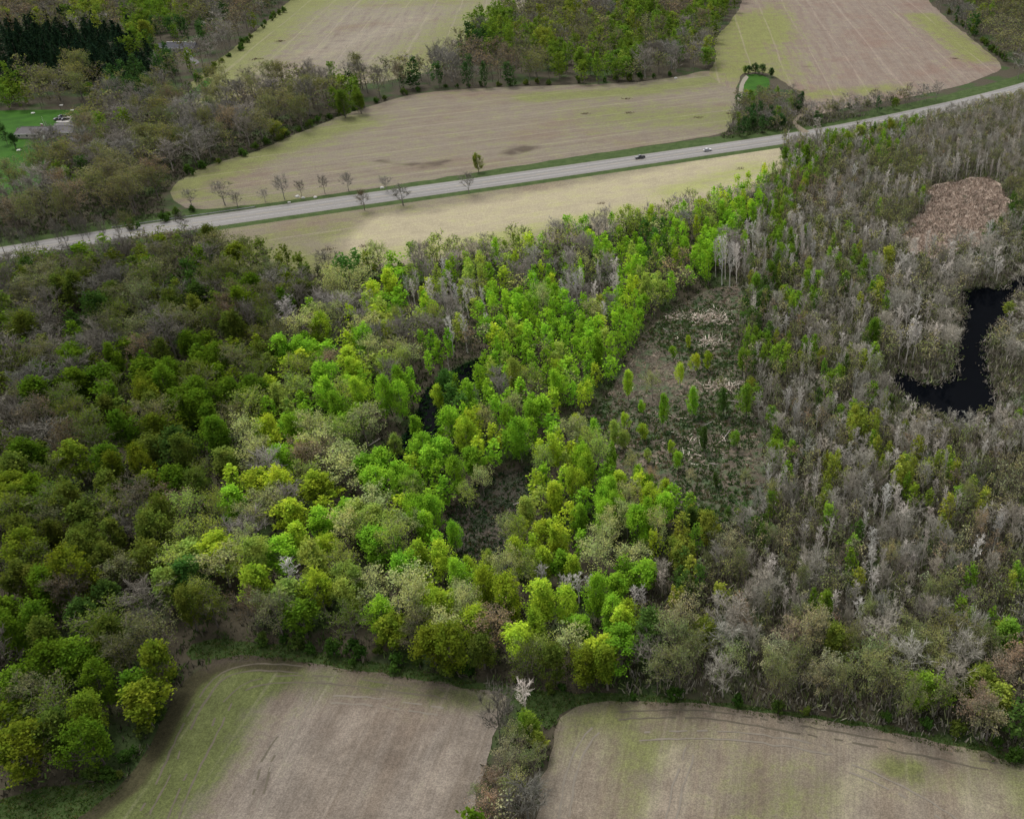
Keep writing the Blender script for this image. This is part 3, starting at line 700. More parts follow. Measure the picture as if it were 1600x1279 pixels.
def vehicle(name, loc, rz, mat, label, cat, pickup=False, z=0.0, group=None):
    r = link(name, None); r.location = (loc[0], loc[1], z); r.rotation_euler = (0, 0, rz); tag(r, label, cat, group)
    L = 2.75 if pickup else 2.3; W = .95 if pickup else .9
    m = MB()
    if pickup: extrude(m, [(-L, .45), (L - .1, .4), (L, .8), (L - .15, 1.08), (1.1, 1.16), (-L, 1.12)], W, W * .94)
    else: extrude(m, [(-L, .4), (L - .1, .35), (L, .65), (L - .25, .86), (1.0, .98), (-L + .5, 1.02), (-L, .9)], W, W * .93)
    m.build('body', mat, r)
    m = MB()
    if pickup: extrude(m, [(-.75, 1.13), (1.15, 1.15), (.45, 1.82), (-.6, 1.84)], W * .92, W * .76)
    else: extrude(m, [(-2.0, .98), (1.05, .97), (.2, 1.42), (-1.2, 1.45)], W * .92, W * .74)
    cab = m.build('windows', M_GLASS, r)
    m = MB(); (m.box((-.08, 0, 1.85), (.52, W * .76, .03)) if pickup else m.box((-.5, 0, 1.455), (.68, W * .74, .025))); m.build('roof', mat, r)
    if pickup:
        m = MB(); m.box((-1.78, 0, 1.15), (.9, W * .82, .02)); m.build('truck_bed', M_TYRE, r)
    for sx in (-1, 1):
        for sy in (-1, 1):
            m = MB(); cx = sx * (L * .64); rr = .38 if pickup else .33
            m.tube([(cx, sy * (W - .16), rr), (cx, sy * (W + .06), rr)], [rr, rr], 12); wh = m.build('wheel', M_TYRE, r)
            m = MB(); m.tube([(cx, sy * (W + .05), rr), (cx, sy * (W + .075), rr)], [rr * .6, rr * .6], 10); m.build('rim', M_RIM, wh)
    for sy in (-1, 1):
        m = MB(); m.box((L - .06, sy * W * .68, .72), (.05, .2, .09)); m.build('headlight', M_LAMP, r)
        m = MB(); m.box((-L + .01, sy * W * .74, .82), (.04, .14, .1)); m.build('tail_light', M_TAIL, r)
    return r
def lane(x, off):
    i = min(range(len(ROAD)), key=lambda k: abs(P(*ROAD[k])[0] - x))
    q = ROAD[i] + RN[i] * off; return q, math.atan2(-RN[i][0], RN[i][1])
q, a = lane(1004, 2.2); vehicle('pickup_truck', q, a + math.pi, paint('dark_paint', (.035, .035, .04)), 'dark pickup truck driving along the far lane of the highway', 'truck', True, .17)
q, a = lane(1100, -1.6); vehicle('car', q, a, paint('silver_paint', (.36, .36, .37)), 'silver car in the near lane of the highway', 'car', False, .17)
for (px, py, rz, c, lb) in [(91, 188, .9, (.012, .014, .02), 'dark car at the lawn-side edge of the concrete pad'), (97, 187.5, .95, (.02, .022, .028), 'dark car parked in the middle of the concrete pad'), (103, 188, .9, (.015, .016, .02), 'dark car on the concrete pad, the one closest to the driveway'), (98, 183.5, .9, (.02, .025, .05), 'navy car parked behind the row on the concrete pad')]:
    vehicle('car', G(px, py), rz, paint('car_paint', c), lb, 'car', False, .14, 'cars parked by the ranch house')

# guardrail along the far side of the road
M_STEEL = plain('galvanised_steel', (.20, .20, .21), .5, .4, .15, 1, .6); M_POST = plain('post_wood', (.09, .075, .06), .9, .1)
idx = [i for i in range(len(ROAD)) if 150 < P(*ROAD[i])[0] < 402]
gp = [ROAD[i] + RN[i] * 8.6 for i in idx]
gr_ = link('guardrail', None); gr_.location = (gp[0][0], gp[0][1], 0); tag(gr_, 'long steel guardrail on posts along the far road shoulder', 'guardrail')
rel = [(p[0] - gp[0][0], p[1] - gp[0][1]) for p in gp]
m = MB()
for (x0, y0), (x1, y1) in zip(rel, rel[1:]):
    nx, ny = -(y1 - y0), (x1 - x0); l = math.hypot(nx, ny); nx, ny = nx / l * .06, ny / l * .06
    v = []
    for x, y in ((x0, y0), (x1, y1)):
        v += [(x - nx, y - ny, .5), (x - nx * 2, y - ny * 2, .6), (x - nx, y - ny, .68), (x - nx * 2, y - ny * 2, .76), (x - nx, y - ny, .88), (x + nx, y + ny, .88), (x + nx, y + ny, .5)]
    m.add(v, [(i, i + 7, (i + 1) % 7 + 7, (i + 1) % 7) for i in range(7)])
m.build('rail', M_STEEL, gr_)
pm = MB(); pm.box((0, 0, .45), (.09, .11, .45)); pmesh = pm.mesh('post', [M_POST])
for x, y in rel:
    o = link('post', pmesh, gr_); o.location = (x + .1, y + .18, 0)

# small things on the lawn, field and roadside
def bench(px, rz, lb):
    x, y = G(*px); r = link('garden_table', None); r.location = (x, y, .05); r.rotation_euler = (0, 0, rz); tag(r, lb, 'table', 'white garden furniture on the lawn')
    m = MB(); m.box((0, 0, .74), (.95, .45, .04)); m.build('table_top', M_TRIM, r)
    for sy in (-1, 1):
        m = MB(); m.box((0, sy * .75, .44), (.95, .16, .03)); m.build('seat', M_TRIM, r)
    for sx in (-.7, .7):
        m = MB(); m.tube([(sx, -.55, 0), (sx, -.15, .72)], [.05, .05], 4); m.tube([(sx, .55, 0), (sx, .15, .72)], [.05, .05], 4); m.box((sx, 0, .4), (.04, .9, .04)); m.build('leg', M_TRIM, r)
bench((96, 166), .2, 'white garden table at the shaded upper rim of the lawn'); bench((113, 174), .5, 'white garden table beside the bushes past the concrete pad')
bench((52, 178), .1, 'white garden table in the middle of the upper lawn'); bench((30, 236), .1, 'white garden table on the lower lawn below the house')
m = MB(); m.tube([(0, 0, 0), (0, 0, 5.5)], [.06, .04], 6); x, y = G(70, 197); o = m.build('flagpole', M_TRIM); o.location = (x, y, .05); tag(o, 'thin white flagpole rising behind the ranch house roof', 'flagpole')
M_ROCK = plain('field_stone', (.40, .385, .36), .9, .15, .2, 2)
def boulder(px, s, seed, lb):
    r = np.random.default_rng(seed); x, y = G(*px); mb_ = MB(); n = 7; vs, fs = [(0, 0, -s * .3)], []
    for j, (z, k) in enumerate(((.0, 1.0), (.45, .9), (.75, .5))):
        vs += [(s * k * r.uniform(.75, 1.2) * math.cos(6.283 * i / n), s * k * r.uniform(.75, 1.2) * math.sin(6.283 * i / n) * .8, s * z * r.uniform(.85, 1.1)) for i in range(n)]
    vs.append((0, 0, s * .8))
    for i in range(n):
        k = (i + 1) % n; fs.append((0, 1 + k, 1 + i)); fs.append((1 + 2 * n + i, 1 + 2 * n + k, 1 + 3 * n))
        for j in range(2): fs.append((1 + j * n + i, 1 + j * n + k, 1 + (j + 1) * n + k, 1 + (j + 1) * n + i))
    mb_.add(vs, fs); o = mb_.build('boulder', M_ROCK); o.location = (x, y, .05); tag(o, lb, 'boulder', 'pale boulders beside the highway')
for i, (px, s, lb) in enumerate([((465, 308), 1.2, 'largest pale boulder on the far verge, among thin bare trees'), ((474, 310), .9, 'pale boulder just past the largest one on the far verge'), ((493, 309), 1.0, 'third pale boulder along the far verge'), ((452, 317), .8, 'small pale boulder at the road edge below the bare trees'), ((597, 294), 1.0, 'lone pale boulder on the verge past the orange tree'),
                                 ((1056, 123), 1.2, 'white boulder at the foot of the far green wood'), ((1232, 218), .6, 'small stone by the track mouth')]): boulder(px, s, i, lb)

# ------------------------------------------------------------------ where trees grow
PLOTPX = [(222, 925), (573, 336), (1208, 243), (988, 1036)]
PLOT = [G(*p) for p in PLOTPX]
BL = {
(0,0): "tobybggobt cccccgkkbb cccccckbbb goookkbbbb oooobbobbb kkbbbbobbb lobbbobbkb obbblobbbb",
(1,0): "bbbbbbbbgg bbbbbbbbkg bbbbbbbbtt bobgbbkkkk lobggbkkbb lkbkbbbbbb bbbbbbbbbg bbbbtbbbbb",
(2,0): "ooybggtggo gyoogogbgk oggggbbogg kggggbkooo bbbbbbbbbk bbbbbbbbbk bbbbbbbbbb bbbbbbbbbb",
(3,0): "bbbbbbbboo bbbbbbbkll kbbbbbbbkl bbbbbbbbbl bblbkgbbbb wbgggbbbbb ggoboobwwb gtbbwwowbo",
(0,1): "bobbbbbbbb bbbbbltblo bblbbollgo blobblokbl oblkblbbot bbbbbtbgyo bbbgyggogy bboggyggog",
(1,1): "oooobbbbbo oooloboobo oobklgbwob bbblggbwog bwbbbobwwg olgybbggtg oytgbbgggb yogggggkgg",
(2,1): "bbgboobogg obbggkggww bbbwgotgyw ggbwgogygk gggggggyok gggggggomg gogggogmgk ggyoggkogg",
(3,1): "gwrboobkkk gwlwrrrrbb krrgrwwrbb ggrrrwwbbr rrbrgrbbrb grbwgwbbbr orggwwwrbo rrgwgwrwrr",
(0,2): "bboooooggo ootogotkgl ogobyygoob ygogottoob ooboooooob ooooootoyl ooyotookoy ggtykbooot",
(1,2): "ggoglgkgyg tytolgggyg blolgggtgy bybloyggll gyglolggmm ogtgobygmm ywlolgyggl bbyoltylly",
(2,2): "ggolggmmmk gygolmmmko ygygytgtmm oyoggyggmm yygglgyykk yygllyykll owggggkoob yyygywowob",
(3,2): "rrryrrbbbb grwwyrwobb rwyrwyyrol wwrrwrrgyl wwrrwrwoww wwwgwwwrtr wwrrrbbbog ogrwobogoo",
(0,3): "ggykoloooo oogbolgobb tkgyggyyob kgtygtggbb ttotbkgbbb tttttkkbbb ottoobkbbb kkkkkkbbbb",
(1,3): "boyokyllyt bbyylyyyoy kykoykyoyy oooooooobb bbbbbbbbbb bbbbbbbbbb bbbbbbbbbb bbbbbbbbbb",
(2,3): "ylgyytlobw yoyygkobwb okygyoooko bbkkoykogo bbbbbbbbbb bbbbbbbbbb bbbbbbbbbb bbbbbbbbbb",
(3,3): "otybborbgb llobboowoy yoloygbbbt olloototyo kooktoyylk kkkkkkokyk bbbbbbbbbb bbbbbbbbbb"}
CMAP = [[None] * 40 for _ in range(32)]
for (bx, by), s in BL.items():
    for j, row in enumerate(s.split()):
        for i in range(10): CMAP[by * 8 + j][bx * 10 + i] = row[i]
def code_at(px, py):
    px += random.gauss(0, 9); py += random.gauss(0, 8)
    return CMAP[min(31, max(0, int(py // 40)))][min(39, max(0, int(px // 40)))]
def road_side(X, Y):
    k = np.argmin((ROAD[:, 0] - X) ** 2 + (ROAD[:, 1] - Y) ** 2); d = (X - ROAD[k, 0]) * RN[k, 0] + (Y - ROAD[k, 1]) * RN[k, 1]
    return d
NOTREE = [[G(*p) for p in q] for q in ([(15, 195), (80, 178), (132, 182), (135, 212), (112, 240), (85, 248), (30, 252)], [(248, 66), (312, 66), (320, 100), (300, 106), (246, 98)],
           [(255, 300), (400, 300), (600, 280), (1000, 225), (1120, 205), (1135, 222), (1000, 246), (600, 306), (400, 336), (255, 350)],
           [(330, 340), (600, 300), (1000, 250), (1215, 218), (1225, 250), (1000, 275), (600, 335), (330, 375)])]
BLOCK = [p for n, p in SHAPES]
BB = [(p.min(0), p.max(0)) for p in BLOCK]
def blocked(X, Y):
    X = np.asarray(X, float); Y = np.asarray(Y, float); out = np.zeros(X.shape, bool)
    for p, (lo, hi) in zip(BLOCK, BB):
        k = (X > lo[0]) & (X < hi[0]) & (Y > lo[1]) & (Y < hi[1]) & ~out
        if k.any():
            kk = np.where(k)[0]; out[kk] |= inside(p, X[kk], Y[kk])
    for p in NOTREE: out |= inside(p, X, Y)
    d = np.full(X.shape, 1e9); k = np.where(np.abs(Y - np.interp(X, ROAD[:, 0], ROAD[:, 1])) < 40)[0]
    for i in range(len(ROAD)): d[k] = np.minimum(d[k], np.hypot(X[k] - ROAD[i, 0], Y[k] - ROAD[i, 1]))
    return out | (d < 14.2)
def zone(X, Y, px, py):
    if Y > 250 and road_side(X, Y) > 0: return 'far'
    if inside(PLOTPX, *[np.array([v]) for v in P(X, Y, 6.0)])[0]: return 'plot'  # crowns within this outline take the painted-bright plot tints
    # which side of the plot's right boundary
    (x0, y0), (x1, y1) = PLOT[3], PLOT[2]
    if (x1 - x0) * (Y - y0) - (y1 - y0) * (X - x0) < 0: return 'right'
    return 'left'
def spacing(z, px, py):
    if z == 'far' and 1135 < px < 1575 and 100 < py < 218: return 6.2
    if z == 'far': return 11.0
    if z in ('left', 'plot') and py > 940 and 300 < px < 1010: return 6.0
    if z == 'left': return 7.5
    if z == 'plot': return 7.0 if px < 640 else 5.6
    if py > 1010: return 5.7
    if px > 1360 and 380 < py < 640: return 5.2
    return 3.7
TREES = []        # dict per tree
def size_for(z, px, py, code):
    u = random.uniform
    if z == 'far' and 1135 < px < 1575 and 100 < py < 218: H, R = u(6, 10), u(3.0, 4.4)
    elif z == 'far': H, R = u(13, 18.5), u(5.6, 7.8)
    elif z in ('left', 'plot') and py > 940 and 300 < px < 1010: H, R = u(9.5, 12.5), u(4.0, 5.2)
    elif z == 'left': H, R = u(10.5, 14.5), u(4.4, 6.2)
    elif z == 'plot': H, R = (u(9.5, 13.5), u(4.0, 5.6)) if px < 640 else (u(9, 12.5), u(3.0, 4.2))
    elif py > 1010: H, R = u(9, 13), u(2.9, 4.2)
    elif px > 1360 and 380 < py < 640: H, R = u(8, 12), u(2.4, 3.6)
    else: H, R = u(7, 10.5), u(1.5, 2.5)
    if code == 'w': H *= 1.12; R *= .72 if z != 'right' else .85
    if code == 'c': R *= .82; H *= .92
    if z == 'right' and code in 'gyk': R *= 1.3
    R *= u(.8, 1.22); H *= u(.86, 1.14)
    if code == 'b' and z == 'right' : R *= 1.15
    return H, R
def pick_code(c, z):
    if c in ('m', 'h', '.', None): c = 'o' if z != 'right' else 'r'
    if c in 'gk' and z == 'right' and random.random() < .42: c = 'r'
    if c == 'r': c = random.choices('bwolgtyk', [37, 15, 20, 14, 4, 4, 4, 2])[0]
    elif c == 'w' and z == 'right': c = random.choices('wbol', [42, 32, 16, 10])[0]
    elif c == 'b' and z == 'right': c = random.choices('bwotl', [60, 9, 18, 3, 10])[0]
    elif c == 'b' and z in ('far', 'left'): c = random.choices('botlkg', [52, 22, 7, 11, 4, 4] if z == 'far' else [42, 28, 3, 15, 4, 8])[0]
    elif c == 't' and z == 'left' and random.random() < .5: c = random.choice('ogy')
    elif c in 'bt' and z == 'plot' and random.random() < .5: c = random.choice('ogyl')
    elif c == 'w' and z == 'plot': c = random.choices('wbog', [40, 30, 15, 15])[0]
    elif random.random() < .14: c = random.choice(('gyoyl' if z == 'plot' else 'goyly') if c in 'gy' else ('oyglg' if z == 'plot' else 'obygl')) if c != 'c' else c
    return c
KIND = {'g': 'leafy', 'y': 'leafy', 'k': 'leafy', 'o': 'budding', 'l': 'budding', 't': 'budding', 'b': 'bare', 'w': 'pale', 'c': 'conifer'}
def add_tree(X, Y, H, R, code, z):
    k = KIND[code]
    if code == 'o' and z in ('plot', 'left') and random.random() < .55: k = 'leafy'
    TREES.append(dict(X=X, Y=Y, H=H, R=R, code=code, z=z, kind=k))
HAND = [  # hand-surveyed single trees: x, y of the foot, height, radius, look
 (1035,672,12,2.6,'g'),(1020,625,9,2.8,'l'),(1063,604,8.5,1.9,'y'),(1088,582,7,1.8,'y'),(1107,579,7,1.9,'y'),(976,672,6,1.7,'y'),(982,626,10.5,2.8,'y'),(960,700,9,2.4,'o'),
 (1160,586,10,2.8,'g'),(1166,652,11,3.0,'g'),(1130,648,9,2.8,'k'),(1084,652,10,2.8,'g'),(1137,828,7,2.1,'k'),(1142,884,8.5,3.5,'l'),(1107,836,8,2.4,'k'),(1078,834,8,2.8,'k'),(1062,898,10,3.8,'y'),(1106,896,6,2,'o'),(1207,742,11,2.7,'g'),(1002,648,5,1.6,'g'),(1048,712,5,1.5,'y'),(1012,722,4.5,1.5,'o'),(1052,562,5,1.6,'g'),(1076,545,5,1.5,'y'),(1128,612,5,1.6,'o'),(1150,700,6,1.9,'g'),(1165,760,5,1.7,'o'),(1080,760,5,1.6,'l'),(1118,760,4,1.4,'k'),(1172,620,7,2.2,'y'),(735,802,9,2.6,'o'),(792,852,9,2.5,'l'),(714,862,9,2.6,'g'),(770,902,8,2.5,'o'),(757,776,9,2.6,'l'),(735,905,7,2.4,'y'),(652,692,9,2.6,'g'),(690,642,9,2.6,'y'),(622,716,8,2.5,'o'),(706,612,7,2.2,'g'),(930,702,10,2.8,'g'),(905,692,10,2.8,'y'),(960,736,9,2.6,'g'),(988,752,9,2.5,'l'),(1012,778,8,2.3,'g'),(1040,790,8,2.4,'y'),(975,705,7,2.1,'o'),(1005,690,6,1.9,'y'),(1060,735,6,1.9,'g'),
 (1100,706,8,2.3,'k'),(1000,770,9,2.2,'g'),(1018,775,8,2.3,'t'),(955,755,8,1.9,'g'),(1180,470,11,2.8,'g'),(1232,400,12,2.6,'g'),(1262,450,12,3.2,'y'),(1205,450,11,2.6,'g'),
 (822,1118,11,2.8,'w'),(828,1160,9,2.9,'g'),(812,1178,8,2.7,'o'),(796,1218,9,3.0,'l'),(778,1246,8,2.9,'t'),(812,1255,8,2.9,'o'),(752,1252,4.5,1.7,'o'),(790,1300,9,3,'l'),(836,1212,8,2.6,'o'),(768,1290,8,2.8,'t'),(800,1340,9,3,'o'),(770,1360,9,3,'b'),(842,1175,6,2,'y'),
 (1128,446,21,2.6,'w'),(1140,450,22,2.8,'w'),(1151,444,19,2.2,'w'),(1118,434,18,2,'w'),(1133,436,20,2.2,'w'),(1175,400,17,2.2,'w'),(1165,392,16,2.2,'w'),(940,462,16,1.7,'w'),(903,478,15,2.2,'w'),(890,474,14,2.0,'w'),(910,466,13,2,'w'),(880,470,10,1.6,'w'),(838,462,10,1.6,'w'),
 (745,500,14,2.2,'w'),(700,496,13,2,'w'),(716,492,14,2.2,'w'),(733,498,14,2.2,'w'),(650,484,14,2,'w'),(641,476,13,1.8,'w'),(655,470,14,1.8,'w'),(757,492,12,1.8,'w'),(760,505,9,1.4,'w'),
 (851,930,11,2.4,'w'),(893,938,9,1.8,'w'),(905,942,10,1.9,'w'),(920,940,9,1.8,'w'),(932,938,8,1.6,'w'),(992,962,10,1.8,'w'),(1006,966,10,1.8,'w'),(880,938,8,1.6,'w'),(460,925,11,2.6,'w'),(478,935,8,1.8,'w'),
 (10,402,11,2.2,'b'),(30,401,12,2.4,'b'),(47,398,10,2.0,'b'),(62,397,11,2.2,'b'),(98,393,13,2.4,'b'),(108,391,11,2.2,'b'),(135,387,13,2.4,'b'),(143,384,11,2,'b'),(168,382,12,2.4,'b'),(190,379,10,2,'b'),(208,376,12,3.2,'l'),
 (352,321,13,4,'b'),(372,324,8,2.6,'b'),(445,312,13,3.6,'b'),(472,309,9,2.2,'b'),(508,303,10,2.2,'b'),(545,299,10,3,'b'),(300,322,9,3,'b'),(415,316,7,2.2,'b'),
 (570,329,9.5,3.9,'t'),(630,321,10,3.8,'b'),(733,303,11,3.6,'b'),(748,269,9.5,3.2,'y'),(605,299,8,2.8,'b'),(290,366,9,3,'b'),(1276,228,17,4.2,'w'),
 (1340,232,12,5.8,'y'),(1322,236,10,4.6,'y'),(1390,222,12,4.8,'y'),(1375,226,9,4,'o'),(1228,262,10,4,'g'),(1258,262,11,4,'g'),
 (235,72,18,8,'y'),(430,206,19,6.5,'l'),(430,216,10,5,'y'),(540,184,15,6.2,'g'),(565,178,13,5.2,'g'),(560,170,13,5,'g'),(285,232,10,4.5,'g'),(350,235,14,6.5,'l'),
 (12,226,10,4,'k'),(25,232,8,3.4,'k'),(68,232,12,4.2,'b'),(8,216,9,3.6,'k'),
 (1170,117,6,3.2,'k'),(1180,115,7,3.6,'k'),(1192,117,7,4,'k'),(1206,121,6,3.6,'k'),(1164,115,5,2.6,'g'),(1252,168,9,4,'k'),(1246,176,7,3.5,'k'),(1205,203,7,3.6,'k'),(1220,200,8,4,'k'),(1176,204,8,3.6,'k'),
]
for x, y, H, R, c in HAND:
    X, Y = G(x, y); add_tree(X, Y, H * (.9 if c == 'w' else .85 if c == 'b' and y < 340 else 1), R * (1.25 if c == 'b' and y < 340 else 1), c, 'right' if y > 1090 else zone(X, Y, x, y))
cells = {}
def near_ok(X, Y, s):
    i, j = int(X // 10), int(Y // 10)
    for a in (i - 1, i, i + 1):
        for b in (j - 1, j, j + 1):
            for (x, y) in cells.get((a, b), ()):
                if (x - X) ** 2 + (y - Y) ** 2 < s * s: return False
    cells.setdefault((i, j), []).append((X, Y)); return True
for t in TREES: near_ok(t['X'], t['Y'], 0)
def corridor(step, ymax, ymin=40):
    gx, gy = np.meshgrid(np.arange(-1150, 800, step), np.arange(ymin, ymax, step * .87))
    gx = gx + (np.arange(gy.shape[0]) % 2)[:, None] * step / 2
    gx = gx.ravel() + rng.normal(0, step * .2, gx.size); gy = gy.ravel() + rng.normal(0, step * .2, gy.size)
    px, py = P(gx, gy)
    k = (px > -130) & (px < 1730) & (py > -50) & (py < 1400)
    return gx[k], gy[k], px[k], py[k]
for step, sel in ((6.2, 'farcopse'), (11.0, 'far'), (6.0, 'leftnear'), (6.0, 'plotnear'), (7.5, 'left'), (7.0, 'plotw'), (5.6, 'plote'), (5.7, 'rightlow'), (5.2, 'rightpond'), (3.7, 'right')):
    gx, gy, px, py = corridor(step, 1400 if sel == 'far' else 620)
    bk = blocked(gx, gy)
    for X, Y, x, y in zip(gx[~bk], gy[~bk], px[~bk], py[~bk]):
        z = zone(X, Y, x, y)
        if z != sel[:len(z)] or spacing(z, x, y) != step: continue
        c = pick_code(code_at(*P(X, Y, 7.0 if z != 'right' else 5.0)), z)
        if c == 'w' and z == 'right' and y > 985: c = random.choice('blo')
        if not near_ok(X, Y, step * .55): continue
        H, R = size_for(z, x, y, c)
        if (x < 345 or x > 1235) and z != 'far' and Y > 250:             # low growth beside the road
            H0 = H; H = min(H, max(2.6, (abs(road_side(X, Y)) - 9) * (.40 if x < 345 else .75) * random.uniform(.85, 1.25))); R *= max(.7, (H / H0) ** .3)
        if 1380 < x < 1640 and 585 < y < 720: H = min(H, 2.5 + max(0, y - 640) * .09 + random.uniform(0, 1.5)); R = min(R, H * .36)
        if 1490 < x < 1640 and 470 < y < 560: H = min(H, 6)
        add_tree(X, Y, H, R, c, z)

TINT = {  # plot tints mix greener leaf colour with a painted highlight brightening
 'g': dict(plot=(.142, .272, .020), left=(.080, .148, .012), far=(.082, .135, .018), right=(.105, .185, .020)),
 'y': dict(plot=(.220, .310, .024), left=(.120, .165, .015), far=(.130, .165, .026), right=(.150, .185, .028)),
 'k': dict(plot=(.045, .105, .020), left=(.035, .070, .014), far=(.030, .065, .020), right=(.045, .085, .018)),
 'o': dict(plot=(.180, .245, .046), left=(.088, .122, .020), far=(.118, .130, .046), right=(.150, .170, .066)),
 'l': dict(plot=(.255, .290, .110), left=(.125, .138, .058), far=(.155, .160, .072), right=(.230, .228, .125)),
 't': dict(plot=(.225, .175, .105), left=(.112, .088, .058), far=(.140, .114, .080), right=(.190, .145, .102)),
 'b': dict(plot=(.185, .168, .148), left=(.125, .116, .096), far=(.150, .138, .118), right=(.215, .200, .165)),
 'w': dict(plot=(.40, .375, .345), left=(.32, .30, .28), far=(.33, .31, .29), right=(.35, .325, .29)),
 'c': dict(plot=(.014, .030, .016), left=(.014, .030, .016), far=(.013, .028, .016), right=(.014, .03, .016))}
LOOK = {'g': 'bright green leafy tree', 'y': 'yellow-green leafy tree', 'k': 'dark green dense tree', 'o': 'olive new-leafed tree', 'l': 'pale sage tree in bud', 't': 'brown-budded tree', 'b': 'bare grey-brown tree', 'w': 'whitish bare tree', 'c': 'dark conifer'}
NAME = {'leafy': 'leafy_tree', 'budding': 'budding_tree', 'bare': 'bare_tree', 'pale': 'pale_tree', 'conifer': 'conifer_tree'}
GROUP = {'leafy': 'green leafy trees of the wood', 'budding': 'half-leafed trees of the wood', 'bare': 'bare grey trees of the wood', 'pale': 'whitish bare trees of the wood', 'conifer': 'conifers of the dark stand'}
LANDMARK = [("the pond's lower arm",1500,625),("the pond's upper arm",1535,475),("the pond's narrow inlet",1600,440),("the pinkish reed bed",1490,335),("the driftwood heap in the marsh",1105,497),("the marsh's lower end",1110,805),("the marsh's middle",1060,665),("the marsh's upper tip",1135,455),
 ("the brown clearing in the wood",755,840),("the black creek's upper bend",740,570),("the black creek's lower bend",605,712),("the stubble field's upper corner",1208,245),("the stubble field's lower edge",800,395),("the stubble field's lowest corner",540,430),("the guardrail's far end",170,365),  # field corners and edge here: strip field's stretch painted brighter
 ("the dark pickup",1005,245),("the grey ranch house",60,210),("the dark-roofed far house",280,78),("the lower lawn",20,265),("the grass lane",270,170),("the hedge between the near fields",810,1160),("the near field's weedy corner",350,1030),("the near field's bottom grass",120,1235),
 ("the pale field's first corner",900,1105),("the pale field's green spot",1400,1145),("the pale field's middle edge",1230,1116),("the pale field's far end",1590,1190),("the small lawn in the copse",1180,138),("the neck between two fields",1125,112),("the orange-brown roadside tree",570,328),
 ("the tall white dead trees",1137,444),("the pale weeping tree by the marsh",1142,884),("the white snag by the creek",705,597),("the white trunks inside the wood",725,495),("the white trunks at the wood's foot",910,940),("the photo's left edge, halfway down",0,650),("the photo's left edge below the road",0,450),("the photo's left edge, lower part",0,900),
 ("the photo's right edge, halfway down",1600,760),("the photo's lower right wood edge",1600,980),("the top left corner",0,0),("the middle of the photo's top edge",950,0),("the top right corner",1600,20),("the brown field's curved edge",500,196),("the weedy spots of the strip field",512,390),("the thick of the right wood",1350,860),("the grey stems by the weeping tree",1220,890),("the conifers' left end",10,85),("the conifers' lower rim",130,125),("the bright tree by the conifers",235,68),("the right wood past the marsh",1260,640),("the right wood under the pond",1470,740),("the conifers' upper rim",110,48),("the thick of the left wood",200,760),("the wood's yellow-green foot",700,980),("the heart of the green wood",850,680),("the wood above the reed bed",1450,250),("the left wood near the curve",230,1000)]
LM = [(n, *G(x, y)) for n, x, y in LANDMARK]
ORD = ['closest'] + [f'{w} closest' for w in 'second third fourth fifth sixth seventh eighth ninth tenth eleventh twelfth thirteenth fourteenth fifteenth sixteenth seventeenth eighteenth nineteenth twentieth'.split()]
for t in TREES:
    px, py = P(t['X'], t['Y'], t['H'] * .6); t['px'], t['py'] = px, py
    t['rank'] = t['H'] * PXM(t['X'], t['Y']) * math.sqrt(t['R']) if (6 < px < 1594 and 6 < py < 1270) else 0
single, mass = [], {}
for k in NAME:
    L = sorted((t for t in TREES if t['kind'] == k), key=lambda t: -t['rank'])
    hand = {id(t) for t in TREES[:len(HAND)]}
    L.sort(key=lambda t: (-(t['rank'] > 0 and id(t) in hand), -t['rank']))
    single += [t for t in L[:300] if t['rank'] > 0]; mass[k] = [t for t in L[:300] if t['rank'] <= 0] + L[300:]
def tint(t):
    c = np.array(TINT[t['code']][t['z']]); v = random.uniform(.74, 1.34) * dict(plot=1.24, right=1.16, left=.96, far=1.08)[t['z']]; h = random.gauss(0, .025 if t['code'] in 'bwc' else .05)  # the plot factor paints its trees brighter still
    return np.clip(c * v * np.array([1 + h, 1, 1 - h * .5]), 0, .7)
bylook = {}
for t in single:
    d, n = min((math.hypot(t['X'] - x, t['Y'] - y), n) for n, x, y in LM)
    shape = 'tall' if t['H'] / t['R'] > 4.1 else ('broad' if t['H'] / t['R'] < 3.0 else '')
    look = 'dull green leafy tree' if t['kind'] == 'leafy' and t['code'] == 'o' else LOOK[t['code']]
    t['look'] = look; t['lk'] = (shape + ' ' + look).strip(); bylook.setdefault((t['lk'], n), []).append((d, id(t), t))
over = {}
for (lk, n), L in bylook.items():
    L.sort(key=lambda e: e[:2])
    for i, (d, _, t) in enumerate(L):
        t['label'] = f"{lk}, {ORD[min(i, 19)]} to {n}" if len(L) > 1 else f"{lk}, only such one near {n}"
        if i >= 12:
            n2 = min((math.hypot(t['X'] - x, t['Y'] - y), q) for q, x, y in LM if q != n)[1]; over.setdefault((lk, n, n2), []).append((d, id(t), t))
for (lk, n, n2), L in over.items():
    L.sort(key=lambda e: e[:2])
    for i, (d, _, t) in enumerate(L):
        t['label'] = f"{lk} between {n} and {n2}, " + (f"{ORD[i].replace(' closest', '').replace('closest', 'first')} of these" if i < 20 else 'past the first twenty')
        w = t['label'].split()
        if len(w) > 16: t['label'] = t['label'].replace('tall ', '').replace('broad ', '').replace("the photo's ", '').replace(' of these', '')
        if len(t['label'].split()) > 16: t['label'] = t['label'].replace('the ', '')
for t in single:
    if len(t['label'].split()) > 16: t['label'] = t['label'].replace(', halfway down', '').replace(', lower part', ' low down').replace('the ', '').replace('broad ', '').replace('tall ', '').replace(' of these', '')
